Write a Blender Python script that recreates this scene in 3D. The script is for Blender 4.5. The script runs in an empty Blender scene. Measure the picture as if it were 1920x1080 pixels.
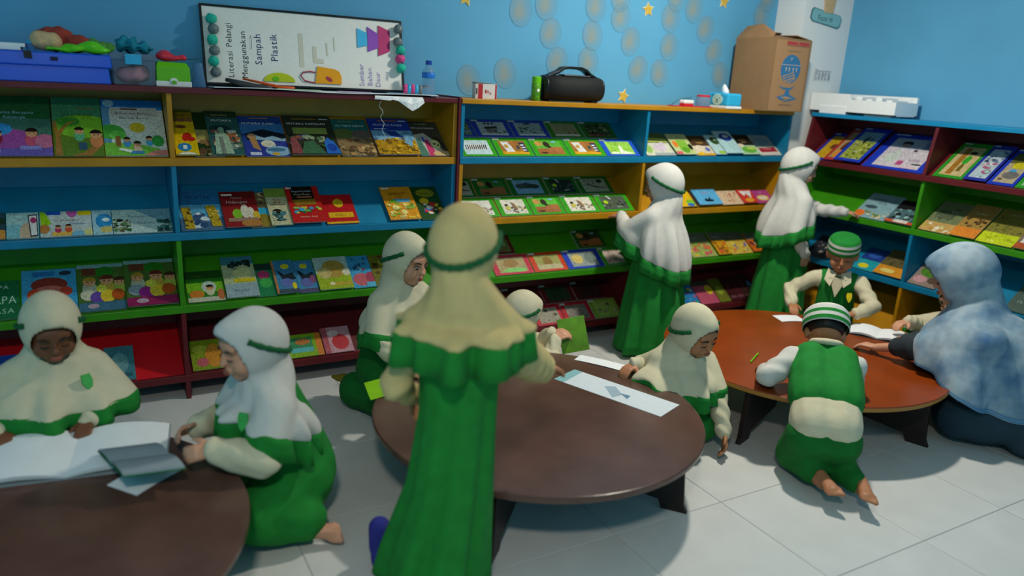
import bpy, bmesh, math, random
from mathutils import Vector, Matrix, Euler, Quaternion, noise
PI = math.pi
SC = bpy.context.scene
COL = SC.collection
R = math.radians

def lin(h):
    h = h.lstrip('#')
    out = []
    for i in (0, 2, 4):
        c = int(h[i:i+2], 16) / 255
        out.append(c / 12.92 if c <= .04045 else ((c + .055) / 1.055) ** 2.4)
    return out

# ------------------------------------------------------------ camera
YAW, PITCH, ROLL = R(30.061), R(15.761), R(3.2235)
fwd = Vector((math.sin(YAW) * math.cos(PITCH), math.cos(YAW) * math.cos(PITCH), -math.sin(PITCH)))
rt0 = Vector((math.cos(YAW), -math.sin(YAW), 0)); up0 = rt0.cross(fwd)
rgt = rt0 * math.cos(ROLL) + up0 * math.sin(ROLL); upv = -rt0 * math.sin(ROLL) + up0 * math.cos(ROLL)
cam = bpy.data.cameras.new('camera'); camo = bpy.data.objects.new('camera', cam); COL.objects.link(camo)
M4 = Matrix((rgt, upv, -fwd)).transposed().to_4x4(); M4.translation = (-1.6617, -3.4735, 1.5156)
camo.matrix_world = M4
cam.sensor_width = 36; cam.lens = 1398.17 / 1920 * 36; cam.clip_start = .05
cam.dof.use_dof = True; cam.dof.focus_distance = 3.4; cam.dof.aperture_fstop = 1.05
SC.camera = camo

# ------------------------------------------------------------ world and lamp light, exposure
w = bpy.data.worlds.new('room_daylight'); SC.world = w; w.use_nodes = True
w.node_tree.nodes['Background'].inputs[0].default_value = (.22, .74, .98, 1)
w.node_tree.nodes['Background'].inputs[1].default_value = .62
ld = bpy.data.lights.new('ceiling_lamp_light', 'AREA'); ld.shape = 'DISK'; ld.size = .17; ld.energy = 66; ld.color = (1, .93, .80)
lo = bpy.data.objects.new('ceiling_lamp_light', ld); COL.objects.link(lo); lo.location = (1.15, -1.0, 2.735)
l2 = bpy.data.lights.new('added_fill_light', 'AREA'); l2.shape = 'DISK'; l2.size = .30; l2.energy = 48; l2.color = (1, .92, .78)  # added fill: an unseen lamp to brighten the foreground and left side
l2o = bpy.data.objects.new('added_fill_light', l2); COL.objects.link(l2o); l2o.location = (-1.9, -3.7, 2.735)
vs = SC.view_settings
vs.view_transform = 'Standard'; vs.look = 'None'; vs.exposure = -0.15; vs.gamma = 1; vs.use_curve_mapping = False

# ------------------------------------------------------------ materials
def mat(name, hexc, rough=.5, var=.12, scale=14, bump=0.0, metal=0, trans=0, spec=.4, stretch=(1, 1, 1), ior=1.45, alpha=1, sheen=0):
    m = bpy.data.materials.new(name); m.use_nodes = True
    nt = m.node_tree; b = nt.nodes['Principled BSDF']
    c = lin(hexc)
    if var > 0:
        tc = nt.nodes.new('ShaderNodeTexCoord'); mp = nt.nodes.new('ShaderNodeMapping'); mp.inputs['Scale'].default_value = stretch
        nz = nt.nodes.new('ShaderNodeTexNoise'); nz.inputs['Scale'].default_value = scale; nz.inputs['Detail'].default_value = 4
        rp = nt.nodes.new('ShaderNodeValToRGB')
        rp.color_ramp.elements[0].position = .3; rp.color_ramp.elements[1].position = .7
        rp.color_ramp.elements[0].color = [x * (1 - var) for x in c] + [1]
        rp.color_ramp.elements[1].color = [min(1, x * (1 + var)) for x in c] + [1]
        nt.links.new(tc.outputs['Object'], mp.inputs[0]); nt.links.new(mp.outputs[0], nz.inputs['Vector'])
        nt.links.new(nz.outputs['Fac'], rp.inputs[0]); nt.links.new(rp.outputs[0], b.inputs['Base Color'])
        if bump > 0:
            bp = nt.nodes.new('ShaderNodeBump'); bp.inputs['Strength'].default_value = bump; bp.inputs['Distance'].default_value = .004
            nt.links.new(nz.outputs['Fac'], bp.inputs['Height']); nt.links.new(bp.outputs[0], b.inputs['Normal'])
    else:
        b.inputs['Base Color'].default_value = c + [1]
    b.inputs['Roughness'].default_value = rough; b.inputs['Metallic'].default_value = metal
    b.inputs['Specular IOR Level'].default_value = spec; b.inputs['IOR'].default_value = ior
    b.inputs['Transmission Weight'].default_value = trans; b.inputs['Alpha'].default_value = alpha
    b.inputs['Sheen Weight'].default_value = sheen
    return m

def print_mat(name, rough=.35, var=.16, fine=.30):
    m = bpy.data.materials.new(name); m.use_nodes = True
    nt = m.node_tree; b = nt.nodes['Principled BSDF']
    at = nt.nodes.new('ShaderNodeVertexColor'); at.layer_name = 'Col'
    tc = nt.nodes.new('ShaderNodeTexCoord'); nz = nt.nodes.new('ShaderNodeTexNoise'); nz.inputs['Scale'].default_value = 35; nz.inputs['Detail'].default_value = 5
    mr = nt.nodes.new('ShaderNodeMapRange'); mr.inputs['To Min'].default_value = 1 - var * 2; mr.inputs['To Max'].default_value = 1 + var
    mx = nt.nodes.new('ShaderNodeMixRGB'); mx.blend_type = 'MULTIPLY'; mx.inputs[0].default_value = 1
    n2 = nt.nodes.new('ShaderNodeTexNoise'); n2.inputs['Scale'].default_value = 130; n2.inputs['Detail'].default_value = 3   # printed picture detail
    m2 = nt.nodes.new('ShaderNodeMapRange'); m2.inputs['From Min'].default_value = .3; m2.inputs['From Max'].default_value = .7; m2.inputs['To Min'].default_value = 1 - fine; m2.inputs['To Max'].default_value = 1 + fine
    ml = nt.nodes.new('ShaderNodeMath'); ml.operation = 'MULTIPLY'
    nt.links.new(tc.outputs['Object'], nz.inputs['Vector']); nt.links.new(nz.outputs['Fac'], mr.inputs['Value'])
    nt.links.new(tc.outputs['Object'], n2.inputs['Vector']); nt.links.new(n2.outputs['Fac'], m2.inputs['Value']); nt.links.new(mr.outputs[0], ml.inputs[0]); nt.links.new(m2.outputs[0], ml.inputs[1])
    nt.links.new(at.outputs['Color'], mx.inputs[1]); nt.links.new(ml.outputs[0], mx.inputs[2]); nt.links.new(mx.outputs[0], b.inputs['Base Color'])
    b.inputs['Roughness'].default_value = rough
    return m

MT = {}
def M(k): return MT[k]
for k, a in dict(
    wall_blue=('#559cc2', .75, .05, 3, .05), column_white=('#dcdedd', .7, .03, 4, .03), ceiling=('#e8e8e6', .9, .02, 5),
    tile=('#c9cac8', .28, .05, 5), grout=('#b4b7b6', .9, .1, 60),
    p_yellow=('#ab780a', .42, .12, 9, .08), p_blue=('#0d7299', .40, .12, 9, .08), p_green=('#35850f', .42, .12, 9, .08),
    p_maroon=('#5c181f', .42, .15, 9, .08), p_red_lit=('#c2101c', .40, .1, 9, .05), p_teal=('#107fae', .45, .1, 9),
    pages=('#d9d6cc', .8, .06, 80), spine_dark=('#1b1d22', .5, .05, 10), paper=('#e3e6e8', .7, .03, 12),
    wood_dark=('#5a4037', .22, .2, 5, .02), wood_orange=('#84370b', .32, .15, 5, .02), wood_edge=('#a5712e', .45, .15, 9), leg_dark=('#241613', .45, .2, 8),
    cream=('#c4bc9f', .9, .05, 30), cream_warm_lit=('#c0ab74', .9, .05, 30), white_cloth=('#c2c0ba', .9, .04, 30), green_cloth=('#127628', .88, .12, 22), green_dark=('#0c6421', .9, .12, 22),  # the yellower cream has warm light on the walking girl put into its colour
    green_band=('#07542a', .85, .1, 25), skin=('#a8704d', .5, .06, 18), skin_dark=('#6f442c', .5, .06, 18), skin_light=('#c28d70', .5, .06, 18),
    hair=('#15100e', .5, .1, 60), eye_white=('#b8b0a6', .25, 0), eye_dark=('#140d0a', .15, 0), lips=('#93503f', .45, .05, 30),
    badge=('#3aa04a', .6, .1, 40), badge_yellow=('#d9c21c', .6, .1, 40), sock_blue=('#2a2f86', .9, .1, 40), sock_olive=('#7d6c12', .9, .1, 40),
    skirt_dark=('#1d3542', .85, .15, 12), sleeve_dark=('#252d33', .8, .15, 12),
    black_frame=('#0a0d14', .35, 0), board_white=('#d3dbdc', .25, .03, 3), black_plastic=('#0d0f10', .42, .1, 60), grille=('#101413', .75, .25, 260, .4), dark_grey=('#3a3c40', .4, .05, 20),
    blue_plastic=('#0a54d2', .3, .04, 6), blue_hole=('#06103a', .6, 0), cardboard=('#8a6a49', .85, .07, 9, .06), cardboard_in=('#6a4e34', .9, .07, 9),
    lime_plastic=('#63b80b', .28, .04, 8), white_plastic=('#e4e6e4', .35, .02, 8), sky_plastic=('#2fa9d6', .35, .03, 8), red_plastic=('#c21f2c', .35, .05, 8),
    styro=('#e2e6e8', .8, .04, 60, .1), pom_teal=('#27b49a', .95, .15, 90, .5), pom_grey=('#6a7576', .3, .1, 20), pom_pink=('#d64a86', .9, .12, 80, .4),
    disc=('#d9d2a6', .55, .12, 9), star=('#c4a43c', .6, .08, 20), star_edge=('#e9e0bd', .7, .03, 20),
    peach=('#c9a87c', .9, .15, 60, .3), brick_cloth=('#9c3f33', .95, .2, 40, .3), lime_bag=('#5fcf12', .25, .15, 18), green_wool=('#4e8a3a', .95, .3, 60, .6), teal_wool=('#147f96', .95, .3, 60, .6), red_bag=('#cf2f42', .22, .12, 25),
    yellow_bag=('#e39a10', .7, .05, 20), pink_dark=('#a52e4b', .6, .05, 20), orange=('#e25212', .5, .05, 20), lilac=('#b78cc9', .7, .05, 20), magenta=('#b8306c', .6, .05, 20), purple=('#8a48b0', .6, .05, 20), cyan=('#3aaede', .6, .05, 20),
    lime_paper=('#86bf12', .6, .08, 12), brass=('#7e5a1c', .35, .2, 12), pencil_green=('#6fb81c', .5, .05, 20), straw=('#141518', .5, 0), grey_paper=('#8d979c', .75, .05, 12), pink_stuff=('#e39aa2', .9, .15, 14), tape=('#dfe3e6', .4, .03, 30),
).items():
    nm, rest = k, a
    MT[k] = mat(nm, rest[0], rest[1], rest[2], *(rest[3:4] or (14,)), *(rest[4:5] or (0,)))
MT['clear'] = mat('clear_plastic', '#dfeaf2', .08, 0, trans=.92, ior=1.12, spec=.5)
MT['clear_blue'] = mat('clear_blue_plastic', '#8fc4ee', .1, 0, trans=.8, ior=1.12, spec=.5)
MT['frost'] = mat('frosted_plastic', '#d8dae4', .16, 0, trans=.88, ior=1.06)
MT['disc'] = None
MT['print'] = print_mat('printed_cover')
MT['print_flat'] = print_mat('printed_sheet', .7, .04, .04)

def disc_mat():
    # cellophane-thin paper disc: pale yellow in the middle, see-through towards the rim
    m = bpy.data.materials.new('thin_paper_disc'); m.use_nodes = True
    nt = m.node_tree; b = nt.nodes['Principled BSDF']
    tc = nt.nodes.new('ShaderNodeTexCoord'); gr = nt.nodes.new('ShaderNodeTexGradient'); gr.gradient_type = 'SPHERICAL'
    mp = nt.nodes.new('ShaderNodeMapping'); mp.inputs['Scale'].default_value = (13, 1, 11); mp.inputs['Location'].default_value = (.12, 0, -.1)
    nz = nt.nodes.new('ShaderNodeTexNoise'); nz.inputs['Scale'].default_value = 9
    ad = nt.nodes.new('ShaderNodeMath'); ad.operation = 'MULTIPLY'
    rp = nt.nodes.new('ShaderNodeValToRGB')
    rp.color_ramp.elements[0].position = .02; rp.color_ramp.elements[0].color = lin('#86aebb') + [1]
    rp.color_ramp.elements[1].position = .42; rp.color_ramp.elements[1].color = lin('#aea987') + [1]
    al = nt.nodes.new('ShaderNodeMapRange'); al.inputs['To Min'].default_value = .16; al.inputs['To Max'].default_value = .46; al.inputs['From Max'].default_value = .4
    nt.links.new(tc.outputs['Object'], mp.inputs[0]); nt.links.new(mp.outputs[0], gr.inputs[0]); nt.links.new(tc.outputs['Object'], nz.inputs['Vector'])
    nt.links.new(gr.outputs['Fac'], ad.inputs[0]); nt.links.new(nz.outputs['Fac'], ad.inputs[1])
    nt.links.new(ad.outputs[0], rp.inputs[0]); nt.links.new(rp.outputs[0], b.inputs['Base Color'])
    nt.links.new(ad.outputs[0], al.inputs['Value']); nt.links.new(al.outputs[0], b.inputs['Alpha'])
    b.inputs['Roughness'].default_value = .5
    return m
MT['disc'] = disc_mat()

def batik_mat():
    # the adult's veil: pale blue cotton with darker blue clouds and a band pattern woven in
    m = bpy.data.materials.new('blue_batik_cloth'); m.use_nodes = True
    nt = m.node_tree; b = nt.nodes['Principled BSDF']
    tc = nt.nodes.new('ShaderNodeTexCoord'); nz = nt.nodes.new('ShaderNodeTexNoise'); nz.inputs['Scale'].default_value = 6; nz.inputs['Detail'].default_value = 6
    n2 = nt.nodes.new('ShaderNodeTexVoronoi'); n2.inputs['Scale'].default_value = 26
    rp = nt.nodes.new('ShaderNodeValToRGB'); e = rp.color_ramp.elements
    e[0].position = .30; e[0].color = lin('#2c5f90') + [1]
    e[1].position = .46; e[1].color = lin('#738fa4') + [1]
    x = rp.color_ramp.elements.new(.62); x.color = lin('#9fb0bb') + [1]
    mx = nt.nodes.new('ShaderNodeMixRGB'); mx.blend_type = 'MULTIPLY'; mx.inputs[0].default_value = .25
    nt.links.new(tc.outputs['Object'], nz.inputs['Vector']); nt.links.new(tc.outputs['Object'], n2.inputs['Vector'])
    nt.links.new(nz.outputs['Fac'], rp.inputs[0]); nt.links.new(rp.outputs[0], mx.inputs[1]); nt.links.new(n2.outputs['Distance'], mx.inputs[2])
    nt.links.new(mx.outputs[0], b.inputs['Base Color']); b.inputs['Roughness'].default_value = .85
    return m
MT['batik'] = batik_mat()
MT['batik_trim'] = mat('blue_trim_cloth', '#3f7ba6', .85, .1, 20)

# ------------------------------------------------------------ mesh helpers
class MB:
    def __init__(s): s.v = []; s.f = []; s.c = []; s.m = []; s.col = None; s.mi = 0
    def add(s, vs, fs):
        o = len(s.v); s.v += [tuple(p) for p in vs]
        for q in fs: s.f.append([i + o for i in q]); s.c.append(s.col); s.m.append(s.mi)
    def box(s, x0, x1, y0, y1, z0, z1):
        s.add([(x0, y0, z0), (x1, y0, z0), (x1, y1, z0), (x0, y1, z0), (x0, y0, z1), (x1, y0, z1), (x1, y1, z1), (x0, y1, z1)],
              [(0, 3, 2, 1), (4, 5, 6, 7), (0, 1, 5, 4), (1, 2, 6, 5), (2, 3, 7, 6), (3, 0, 4, 7)]); return s
    def prism(s, poly, a, b, ax):
        # poly: 2-D outline; extruded from a to b along axis ax ('x','y','z')
        def P(p, t): return {'x': (t, p[0], p[1]), 'y': (p[0], t, p[1]), 'z': (p[0], p[1], t)}[ax]
        n = len(poly)
        s.add([P(p, a) for p in poly] + [P(p, b) for p in poly],
              [tuple(range(n))[::-1], tuple(range(n, 2 * n))] + [(i, (i + 1) % n, n + (i + 1) % n, n + i) for i in range(n)]); return s
    def loft(s, rings, cap0=True, cap1=True, closed=True):
        n = len(rings[0]); vs = [p for r in rings for p in r]; fs = []
        for k in range(len(rings) - 1):
            for i in range(n if closed else n - 1):
                j = (i + 1) % n; fs.append((k * n + i, k * n + j, (k + 1) * n + j, (k + 1) * n + i))
        if cap0: fs.append(tuple(range(n))[::-1])
        if cap1: fs.append(tuple(range((len(rings) - 1) * n, len(rings) * n)))
        s.add(vs, fs); return s
    def tube(s, pts, r, n=8, cap=True):
        pts = [Vector(p) for p in pts]; rs = r if isinstance(r, (list, tuple)) else [r] * len(pts)
        t = (pts[1] - pts[0]).normalized(); nrm = t.orthogonal().normalized(); rings = []
        for i, p in enumerate(pts):
            t2 = (pts[min(i + 1, len(pts) - 1)] - pts[max(i - 1, 0)]).normalized()
            q = t.rotation_difference(t2); nrm = (q @ nrm).normalized(); t = t2; b = t.cross(nrm)
            rings.append([p + (nrm * math.cos(2 * PI * k / n) + b * math.sin(2 * PI * k / n)) * rs[i] for k in range(n)])
        return s.loft(rings, cap, cap)
    def cap(s, p0, r0, p1, r1, n=10, h=4):
        p0, p1 = Vector(p0), Vector(p1); d = p1 - p0; L = d.length
        t = d / L if L > 1e-6 else Vector((0, 0, 1)); a = t.orthogonal().normalized(); b = t.cross(a); rings = []
        for k in range(1, h + 1):
            an = PI / 2 * k / h; c = p0 - t * r0 * math.cos(an); rr = r0 * math.sin(an)
            rings.append([c + (a * math.cos(2 * PI * i / n) + b * math.sin(2 * PI * i / n)) * rr for i in range(n)])
        for k in range(h, 0, -1):
            an = PI / 2 * k / h; c = p1 + t * r1 * math.cos(an); rr = r1 * math.sin(an)
            rings.append([c + (a * math.cos(2 * PI * i / n) + b * math.sin(2 * PI * i / n)) * rr for i in range(n)])
        return s.loft(rings)
    def ell(s, c, r, rot=None, n=16, h=10):
        c = Vector(c); rot = rot or Matrix.Identity(3); rings = []
        for k in range(1, h):
            an = PI * k / h - PI / 2
            rings.append([c + rot @ Vector((r[0] * math.cos(an) * math.cos(2 * PI * i / n), r[1] * math.cos(an) * math.sin(2 * PI * i / n), r[2] * math.sin(an))) for i in range(n)])
        o = len(s.v); s.loft(rings, False, False)
        b = c + rot @ Vector((0, 0, -r[2])); t = c + rot @ Vector((0, 0, r[2]))
        L = len(rings)
        s.v += [tuple(b), tuple(t)]; ib, it = len(s.v) - 2, len(s.v) - 1
        for i in range(n):
            j = (i + 1) % n
            s.f.append([ib, o + j, o + i]); s.c.append(s.col); s.m.append(s.mi)
            s.f.append([it, o + (L - 1) * n + i, o + (L - 1) * n + j]); s.c.append(s.col); s.m.append(s.mi)
        return s
    def lathe(s, prof, c=(0, 0, 0), n=20, caps=True):
        return s.loft([[(c[0] + r * math.cos(2 * PI * i / n), c[1] + r * math.sin(2 * PI * i / n), c[2] + z) for i in range(n)] for r, z in prof], caps, caps)
    def mesh(s, name, bevel=0, smooth=False):
        me = bpy.data.meshes.new(name); me.from_pydata(s.v, [], s.f); me.validate()
        if bevel:
            bm = bmesh.new(); bm.from_mesh(me); bmesh.ops.bevel(bm, geom=bm.edges[:], offset=bevel, segments=2, affect='EDGES', profile=.5); bm.to_mesh(me); bm.free()
        if smooth: me.polygons.foreach_set('use_smooth', [True] * len(me.polygons))
        if any(c is not None for c in s.c) and len(me.polygons) == len(s.c):
            ca = me.color_attributes.new('Col', 'BYTE_COLOR', 'CORNER')
            arr = []
            for p, c in zip(me.polygons, s.c):
                cc = list(c or (1, 1, 1)) + [1]
                arr += cc * p.loop_total
            ca.data.foreach_set('color', arr)
        if any(s.m) and len(me.polygons) == len(s.m): me.polygons.foreach_set('material_index', s.m)
        return me
    def build(s, name, m, parent=None, bevel=0, smooth=False, loc=None, rot=None):
        me = s.mesh(name, bevel, smooth); return link(name, me, m, parent, loc, rot)

def link(name, me, m, parent=None, loc=None, rot=None):
    o = bpy.data.objects.new(name, me)
    for x in (m if isinstance(m, (list, tuple)) else [m]): me.materials.append(MT[x] if isinstance(x, str) else x) if len(me.materials) < (len(m) if isinstance(m, (list, tuple)) else 1) else None
    COL.objects.link(o)
    if parent: o.parent = parent
    if loc is not None: o.location = loc
    if rot is not None: o.rotation_euler = rot
    return o

def tag(o, label=None, cat=None, group=None, kind=None):
    if label: o['label'] = label
    if cat: o['category'] = cat
    if group: o['group'] = group
    if kind: o['kind'] = kind
    return o

def empty(name, loc=(0, 0, 0), rz=0):
    o = bpy.data.objects.new(name, None); COL.objects.link(o); o.location = loc; o.rotation_euler = (0, 0, rz); o.empty_display_size = .1; return o

WORK = bpy.data.scenes.new('work')   # scratch scene for fusing shapes, removed at the end
def voxel(mb, size, smooth=4, fac=.5, post=None):
    # fuse overlapping closed shapes into one continuous skin
    me = mb.mesh('tmp'); o = bpy.data.objects.new('tmp', me); WORK.collection.objects.link(o)
    rm = o.modifiers.new('r', 'REMESH'); rm.mode = 'VOXEL'; rm.voxel_size = size; rm.use_smooth_shade = True
    if smooth:
        sm = o.modifiers.new('s', 'SMOOTH'); sm.factor = fac; sm.iterations = smooth
    vl = WORK.view_layers[0]; vl.update(); dg = vl.depsgraph
    out = bpy.data.meshes.new_from_object(o.evaluated_get(dg))
    bpy.data.objects.remove(o); bpy.data.meshes.remove(me)
    if post:
        n = len(out.vertices); co = [0.0] * (3 * n); no = [0.0] * (3 * n)
        out.vertices.foreach_get('co', co); out.vertices.foreach_get('normal', no); res = []
        for i in range(0, 3 * n, 3): res.extend(post(Vector(co[i:i + 3]), Vector(no[i:i + 3])))
        out.vertices.foreach_set('co', res); out.update()
    out.polygons.foreach_set('use_smooth', [True] * len(out.polygons))
    return out

def thicken(bm, t):
    # give a cloth surface a back side at distance t, closed along its open edges
    bm.normal_update(); fs = bm.faces[:]; be = [e for e in bm.edges if len(e.link_faces) == 1]
    new = {v: bm.verts.new(v.co - v.normal * t) for v in bm.verts[:]}
    for f in fs: bm.faces.new([new[v] for v in reversed(f.verts)])
    for e in be:
        f = e.link_faces[0]; a, b = e.verts
        vs = f.verts[:]; i = vs.index(a)
        if vs[(i + 1) % len(vs)] is not b: a, b = b, a
        bm.faces.new([b, a, new[a], new[b]])

# lettering: outlines of single characters, taken from the built-in font
GL = {}
def make_glyphs(chars):
    obs = []
    for ch in chars:
        cu = bpy.data.curves.new('g', 'FONT'); cu.body = ch; cu.resolution_u = 2; o = bpy.data.objects.new('g', cu); COL.objects.link(o); obs.append((ch, o, cu))
    dg = bpy.context.evaluated_depsgraph_get(); dg.update()
    for ch, o, cu in obs:
        me = bpy.data.meshes.new_from_object(o.evaluated_get(dg))
        vs = [(v.co.x, v.co.y) for v in me.vertices]; fs = [tuple(p.vertices) for p in me.polygons]
        x0 = min([p[0] for p in vs] or [0]); x1 = max([p[0] for p in vs] or [.2])
        GL[ch] = ([(a - x0, b) for a, b in vs], fs, x1 - x0)
        bpy.data.objects.remove(o); bpy.data.curves.remove(cu); bpy.data.meshes.remove(me)
make_glyphs('ABCDEFGHIJKLMNOPQRSTUVWXYZabcdefghijklmnopqrstuvwxyz0123456789.!-&')
def text_polys(txt, size, slant=0):
    # -> (list of (verts2d, faces), width), baseline at 0
    x = 0; out = []
    for ch in txt:
        if ch == ' ': x += .32 * size; continue
        vs, fs, wd = GL[ch]
        out.append(([((a + slant * b) * size + x, b * size) for a, b in vs], fs)); x += (wd + .1) * size
    return out, x

def clip(poly, x0, y0, x1, y1):
    def cut(pts, ins, inter):
        o = []
        for i in range(len(pts)):
            a, b = pts[i - 1], pts[i]
            if ins(b):
                if not ins(a): o.append(inter(a, b))
                o.append(b)
            elif ins(a): o.append(inter(a, b))
        return o
    for ax, lim, sg in ((0, x0, 1), (0, x1, -1), (1, y0, 1), (1, y1, -1)):
        if not poly: return poly
        def ins(p): return (p[ax] - lim) * sg >= -1e-9
        def inter(a, b):
            t = (lim - a[ax]) / (b[ax] - a[ax]); return tuple(a[k] + (b[k] - a[k]) * t for k in (0, 1))
        poly = cut(poly, ins, inter)
    return poly

class Art:
    """flat print: coloured outlines laid on a sheet w x h, each a hair above the last"""
    def __init__(s, mb, w, h, z, flip=None):
        s.mb, s.w, s.h, s.z, s.k = mb, w, h, z, 0
        s.win = (0, 0, w, h)
    def up(s): s.k += 1; return s.z + .00012 * s.k
    def poly(s, pts, c):
        pts = clip([(x * s.w, y * s.h) for x, y in pts], *s.win)
        if len(pts) < 3: return
        z = s.up(); s.mb.col = lin(c); s.mb.add([(x, y, z) for x, y in pts], [tuple(range(len(pts)))])
    def r(s, x0, y0, x1, y1, c): s.poly([(x0, y0), (x1, y0), (x1, y1), (x0, y1)], c)
    def e(s, cx, cy, rx, ry, c, n=14, a0=0, a1=2 * PI):
        s.poly([(cx + rx * math.cos(a0 + (a1 - a0) * i / n), cy + ry * math.sin(a0 + (a1 - a0) * i / n)) for i in range(n + (a1 - a0 < 6))], c)
    def t(s, cx, y, size, txt, c, rot=0, maxw=None, slant=0):
        sz = size * s.h; ps, wd = text_polys(txt, sz, slant); z = s.up(); s.mb.col = lin(c)
        k = min(1, (maxw * s.w if maxw else 9) / max(wd, 1e-6))
        ca, sa = math.cos(rot), math.sin(rot)
        for vs, fs in ps:
            q = [((x - wd / 2) * k, yy) for x, yy in vs]
            s.mb.add([(cx * s.w + x * ca - yy * sa, y * s.h + x * sa + yy * ca, z) for x, yy in q], fs)
    def kid(s, cx, cy, sz, shirt, hair='#1a1210', skin='#d79a6c'):
        a = s.h / s.w
        s.e(cx, cy - sz * .55, sz * .42 * a, sz * .55, shirt); s.e(cx, cy, sz * .36 * a, sz * .36, skin)
        s.e(cx, cy + sz * .08, sz * .38 * a, sz * .34, hair, 10, 0, PI)
        s.e(cx - sz * .13 * a, cy - .03 * sz, sz * .05 * a, sz * .05, '#201810', 6); s.e(cx + sz * .13 * a, cy - .03 * sz, sz * .05 * a, sz * .05, '#201810', 6)
    def tree(s, cx, cy, sz, c='#2f8a2a', tr='#7a4a20'):
        a = s.h / s.w
        s.r(cx - .08 * sz * a, cy - sz, cx + .08 * sz * a, cy, tr)
        for dx, dy, k in ((-.3, 0, .38), (.3, 0, .38), (0, .25, .45)): s.e(cx + dx * sz * a, cy + dy * sz, k * sz * a, k * sz * .8, c)
    def blob(s, x0, y0, x1, y1, n, seed, cols, big=.12):
        rd = random.Random(seed); a = s.h / s.w
        for i in range(n):
            r_ = big * rd.uniform(.35, 1); x = rd.uniform(x0, x1); y = rd.uniform(y0, y1); m = rd.randint(3, 7); ph = rd.uniform(0, 6)
            s.poly([(min(x1, max(x0, x + r_ * a * math.cos(ph + 2 * PI * k / m) * rd.uniform(.6, 1.1))), min(y1, max(y0, y + r_ * math.sin(ph + 2 * PI * k / m) * rd.uniform(.5, .9)))) for k in range(m)], rd.choice(cols))
    def run(s, ops):
        for o in ops: getattr(s, o[0] if o[0] != 'p' else 'poly')(*o[1:])
# ------------------------------------------------------------ the room
YW, XW = .285, 2.885            # planes of the back and right walls
def struct(name, mb, m, parent=None, **k):
    o = mb.build(name, m, parent, **k)
    if parent is None: o['kind'] = 'structure'
    return o
struct('wall_back', MB().box(-4.2, XW + .12, YW, YW + .12, 0, 2.8), 'wall_blue')
struct('wall_right', MB().box(XW, XW + .12, -4.6, YW, 0, 2.8), 'wall_blue')
struct('ceiling', MB().box(-4.2, XW + .12, -4.6, YW + .12, 2.8, 2.9), 'ceiling')
colm = struct('trim_1', MB().box(2.43, XW, .055, YW, 0, 2.8), 'column_white')
flo = struct('floor', MB().box(-4.2, XW + .12, -4.6, YW + .12, -.06, -.0035), 'grout')
TS = .50; tile_me = None
xs0 = .335 - 7 * TS; ys0 = -2.205 + 5 * TS
ti = MB().box(.0015, TS - .0015, -TS + .0015, -.0015, -.012, 0).mesh('tile', .0012); ti.materials.append(MT['tile'])
for i in range(13):
    for j in range(9):
        x = xs0 + i * TS; y = ys0 - j * TS
        if x + TS > XW + .2: continue
        o = bpy.data.objects.new('tile', ti); COL.objects.link(o); o.parent = flo; o.location = (x, y, 0)

# ceiling lamp that lights the room (above the frame), plus an added fill lamp
for lx, ly, lab in ((1.15, -1.0, 'round white ceiling lamp above the reading tables'), (-1.9, -3.7, 'added round white fill lamp, unseen, at the near end of the room')):
    lamp = empty('ceiling_lamp', (lx, ly, 2.8)); tag(lamp, lab, 'lamp', 'ceiling lamps')
    MB().lathe([(.19, 0), (.19, -.012), (.17, -.02)], n=24).build('lamp_base', 'white_plastic', lamp)
    MB().lathe([(.165, -.02), (.16, -.045), (.1575, -.055)], n=24).build('lamp_ring', 'white_plastic', lamp)

# ------------------------------------------------------------ display shelves
ANG = R(36)
UN = {}
def shelf_unit(key, loc, rz, s0, divs, s1, top, lips, depth, rowcols, topcol, label, red4_lit=False, taper=0.0, outer=None):
    root = empty('book_display_shelf', loc, rz); tag(root, label, 'bookshelf', 'sloping book display shelves along the walls')
    T = .02; th = .034; UN[key] = (loc, rz, lips)
    MB().box(s0, s1, -.006 + taper, depth + .002, top - .024, top).build('top_board', topcol, root, bevel=.002)
    ups = [top - .024] + [l - th for l in lips[:-1]]
    for r, (lip, upz, pc) in enumerate(zip(lips, ups, rowcols)):
        tp = taper if r == 0 else taper * .3 if r == 1 else 0
        MB().box(s0, s1, 0, .022, lip - th, lip).build('shelf_lip', pc, root, bevel=.0025)
        MB().box(s0 + T, s1 - T, .022, depth - .008, lip - th + .001, lip - th + .017).build('shelf_board', pc, root)
        xs = [s0] + divs + [s1]
        for a, b in zip(xs[:-1], xs[1:]):
            yb = depth - .008; k = math.tan(ANG)
            MB().prism([(.022, lip - .008), (yb, lip - .008 + (yb - .022) * k), (yb, lip - .02 + (yb - .022) * k), (.022, lip - .02)], a + T / 2 + .001, b - T / 2 - .001, 'x').build('sloping_board', 'p_red_lit' if (red4_lit and r == 3 and a < -2) else pc, root)  # lit compartment gets brighter red, the shaded one maroon: light put into paint
            MB().box(a + T / 2 + .001, b - T / 2 - .001, depth - .008, depth, lip - th + .018, upz).build('back_panel', pc, root)
        for i, x in enumerate(xs):
            z0 = lip if r < 3 else 0
            xa = x if i == 0 else x - T / 2 if i < len(xs) - 1 else x - T
            nm = 'divider' if 0 < i < len(xs) - 1 else 'side_panel'
            MB().prism([(.004, z0), (depth - .001, z0), (depth - .001, upz), (.004 + tp, upz)], xa, xa + T, 'x').build(nm, pc, root, bevel=.0015)
    if outer:
        MB().box(s1 + .001, s1 + .013, -.012, depth, 0, top + .008).build('outer_side_panel', outer, root, bevel=.002)
    return root
LB = [1.108, .784, .451, .12]; LR = [1.1, .782, .456, .13]
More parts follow.
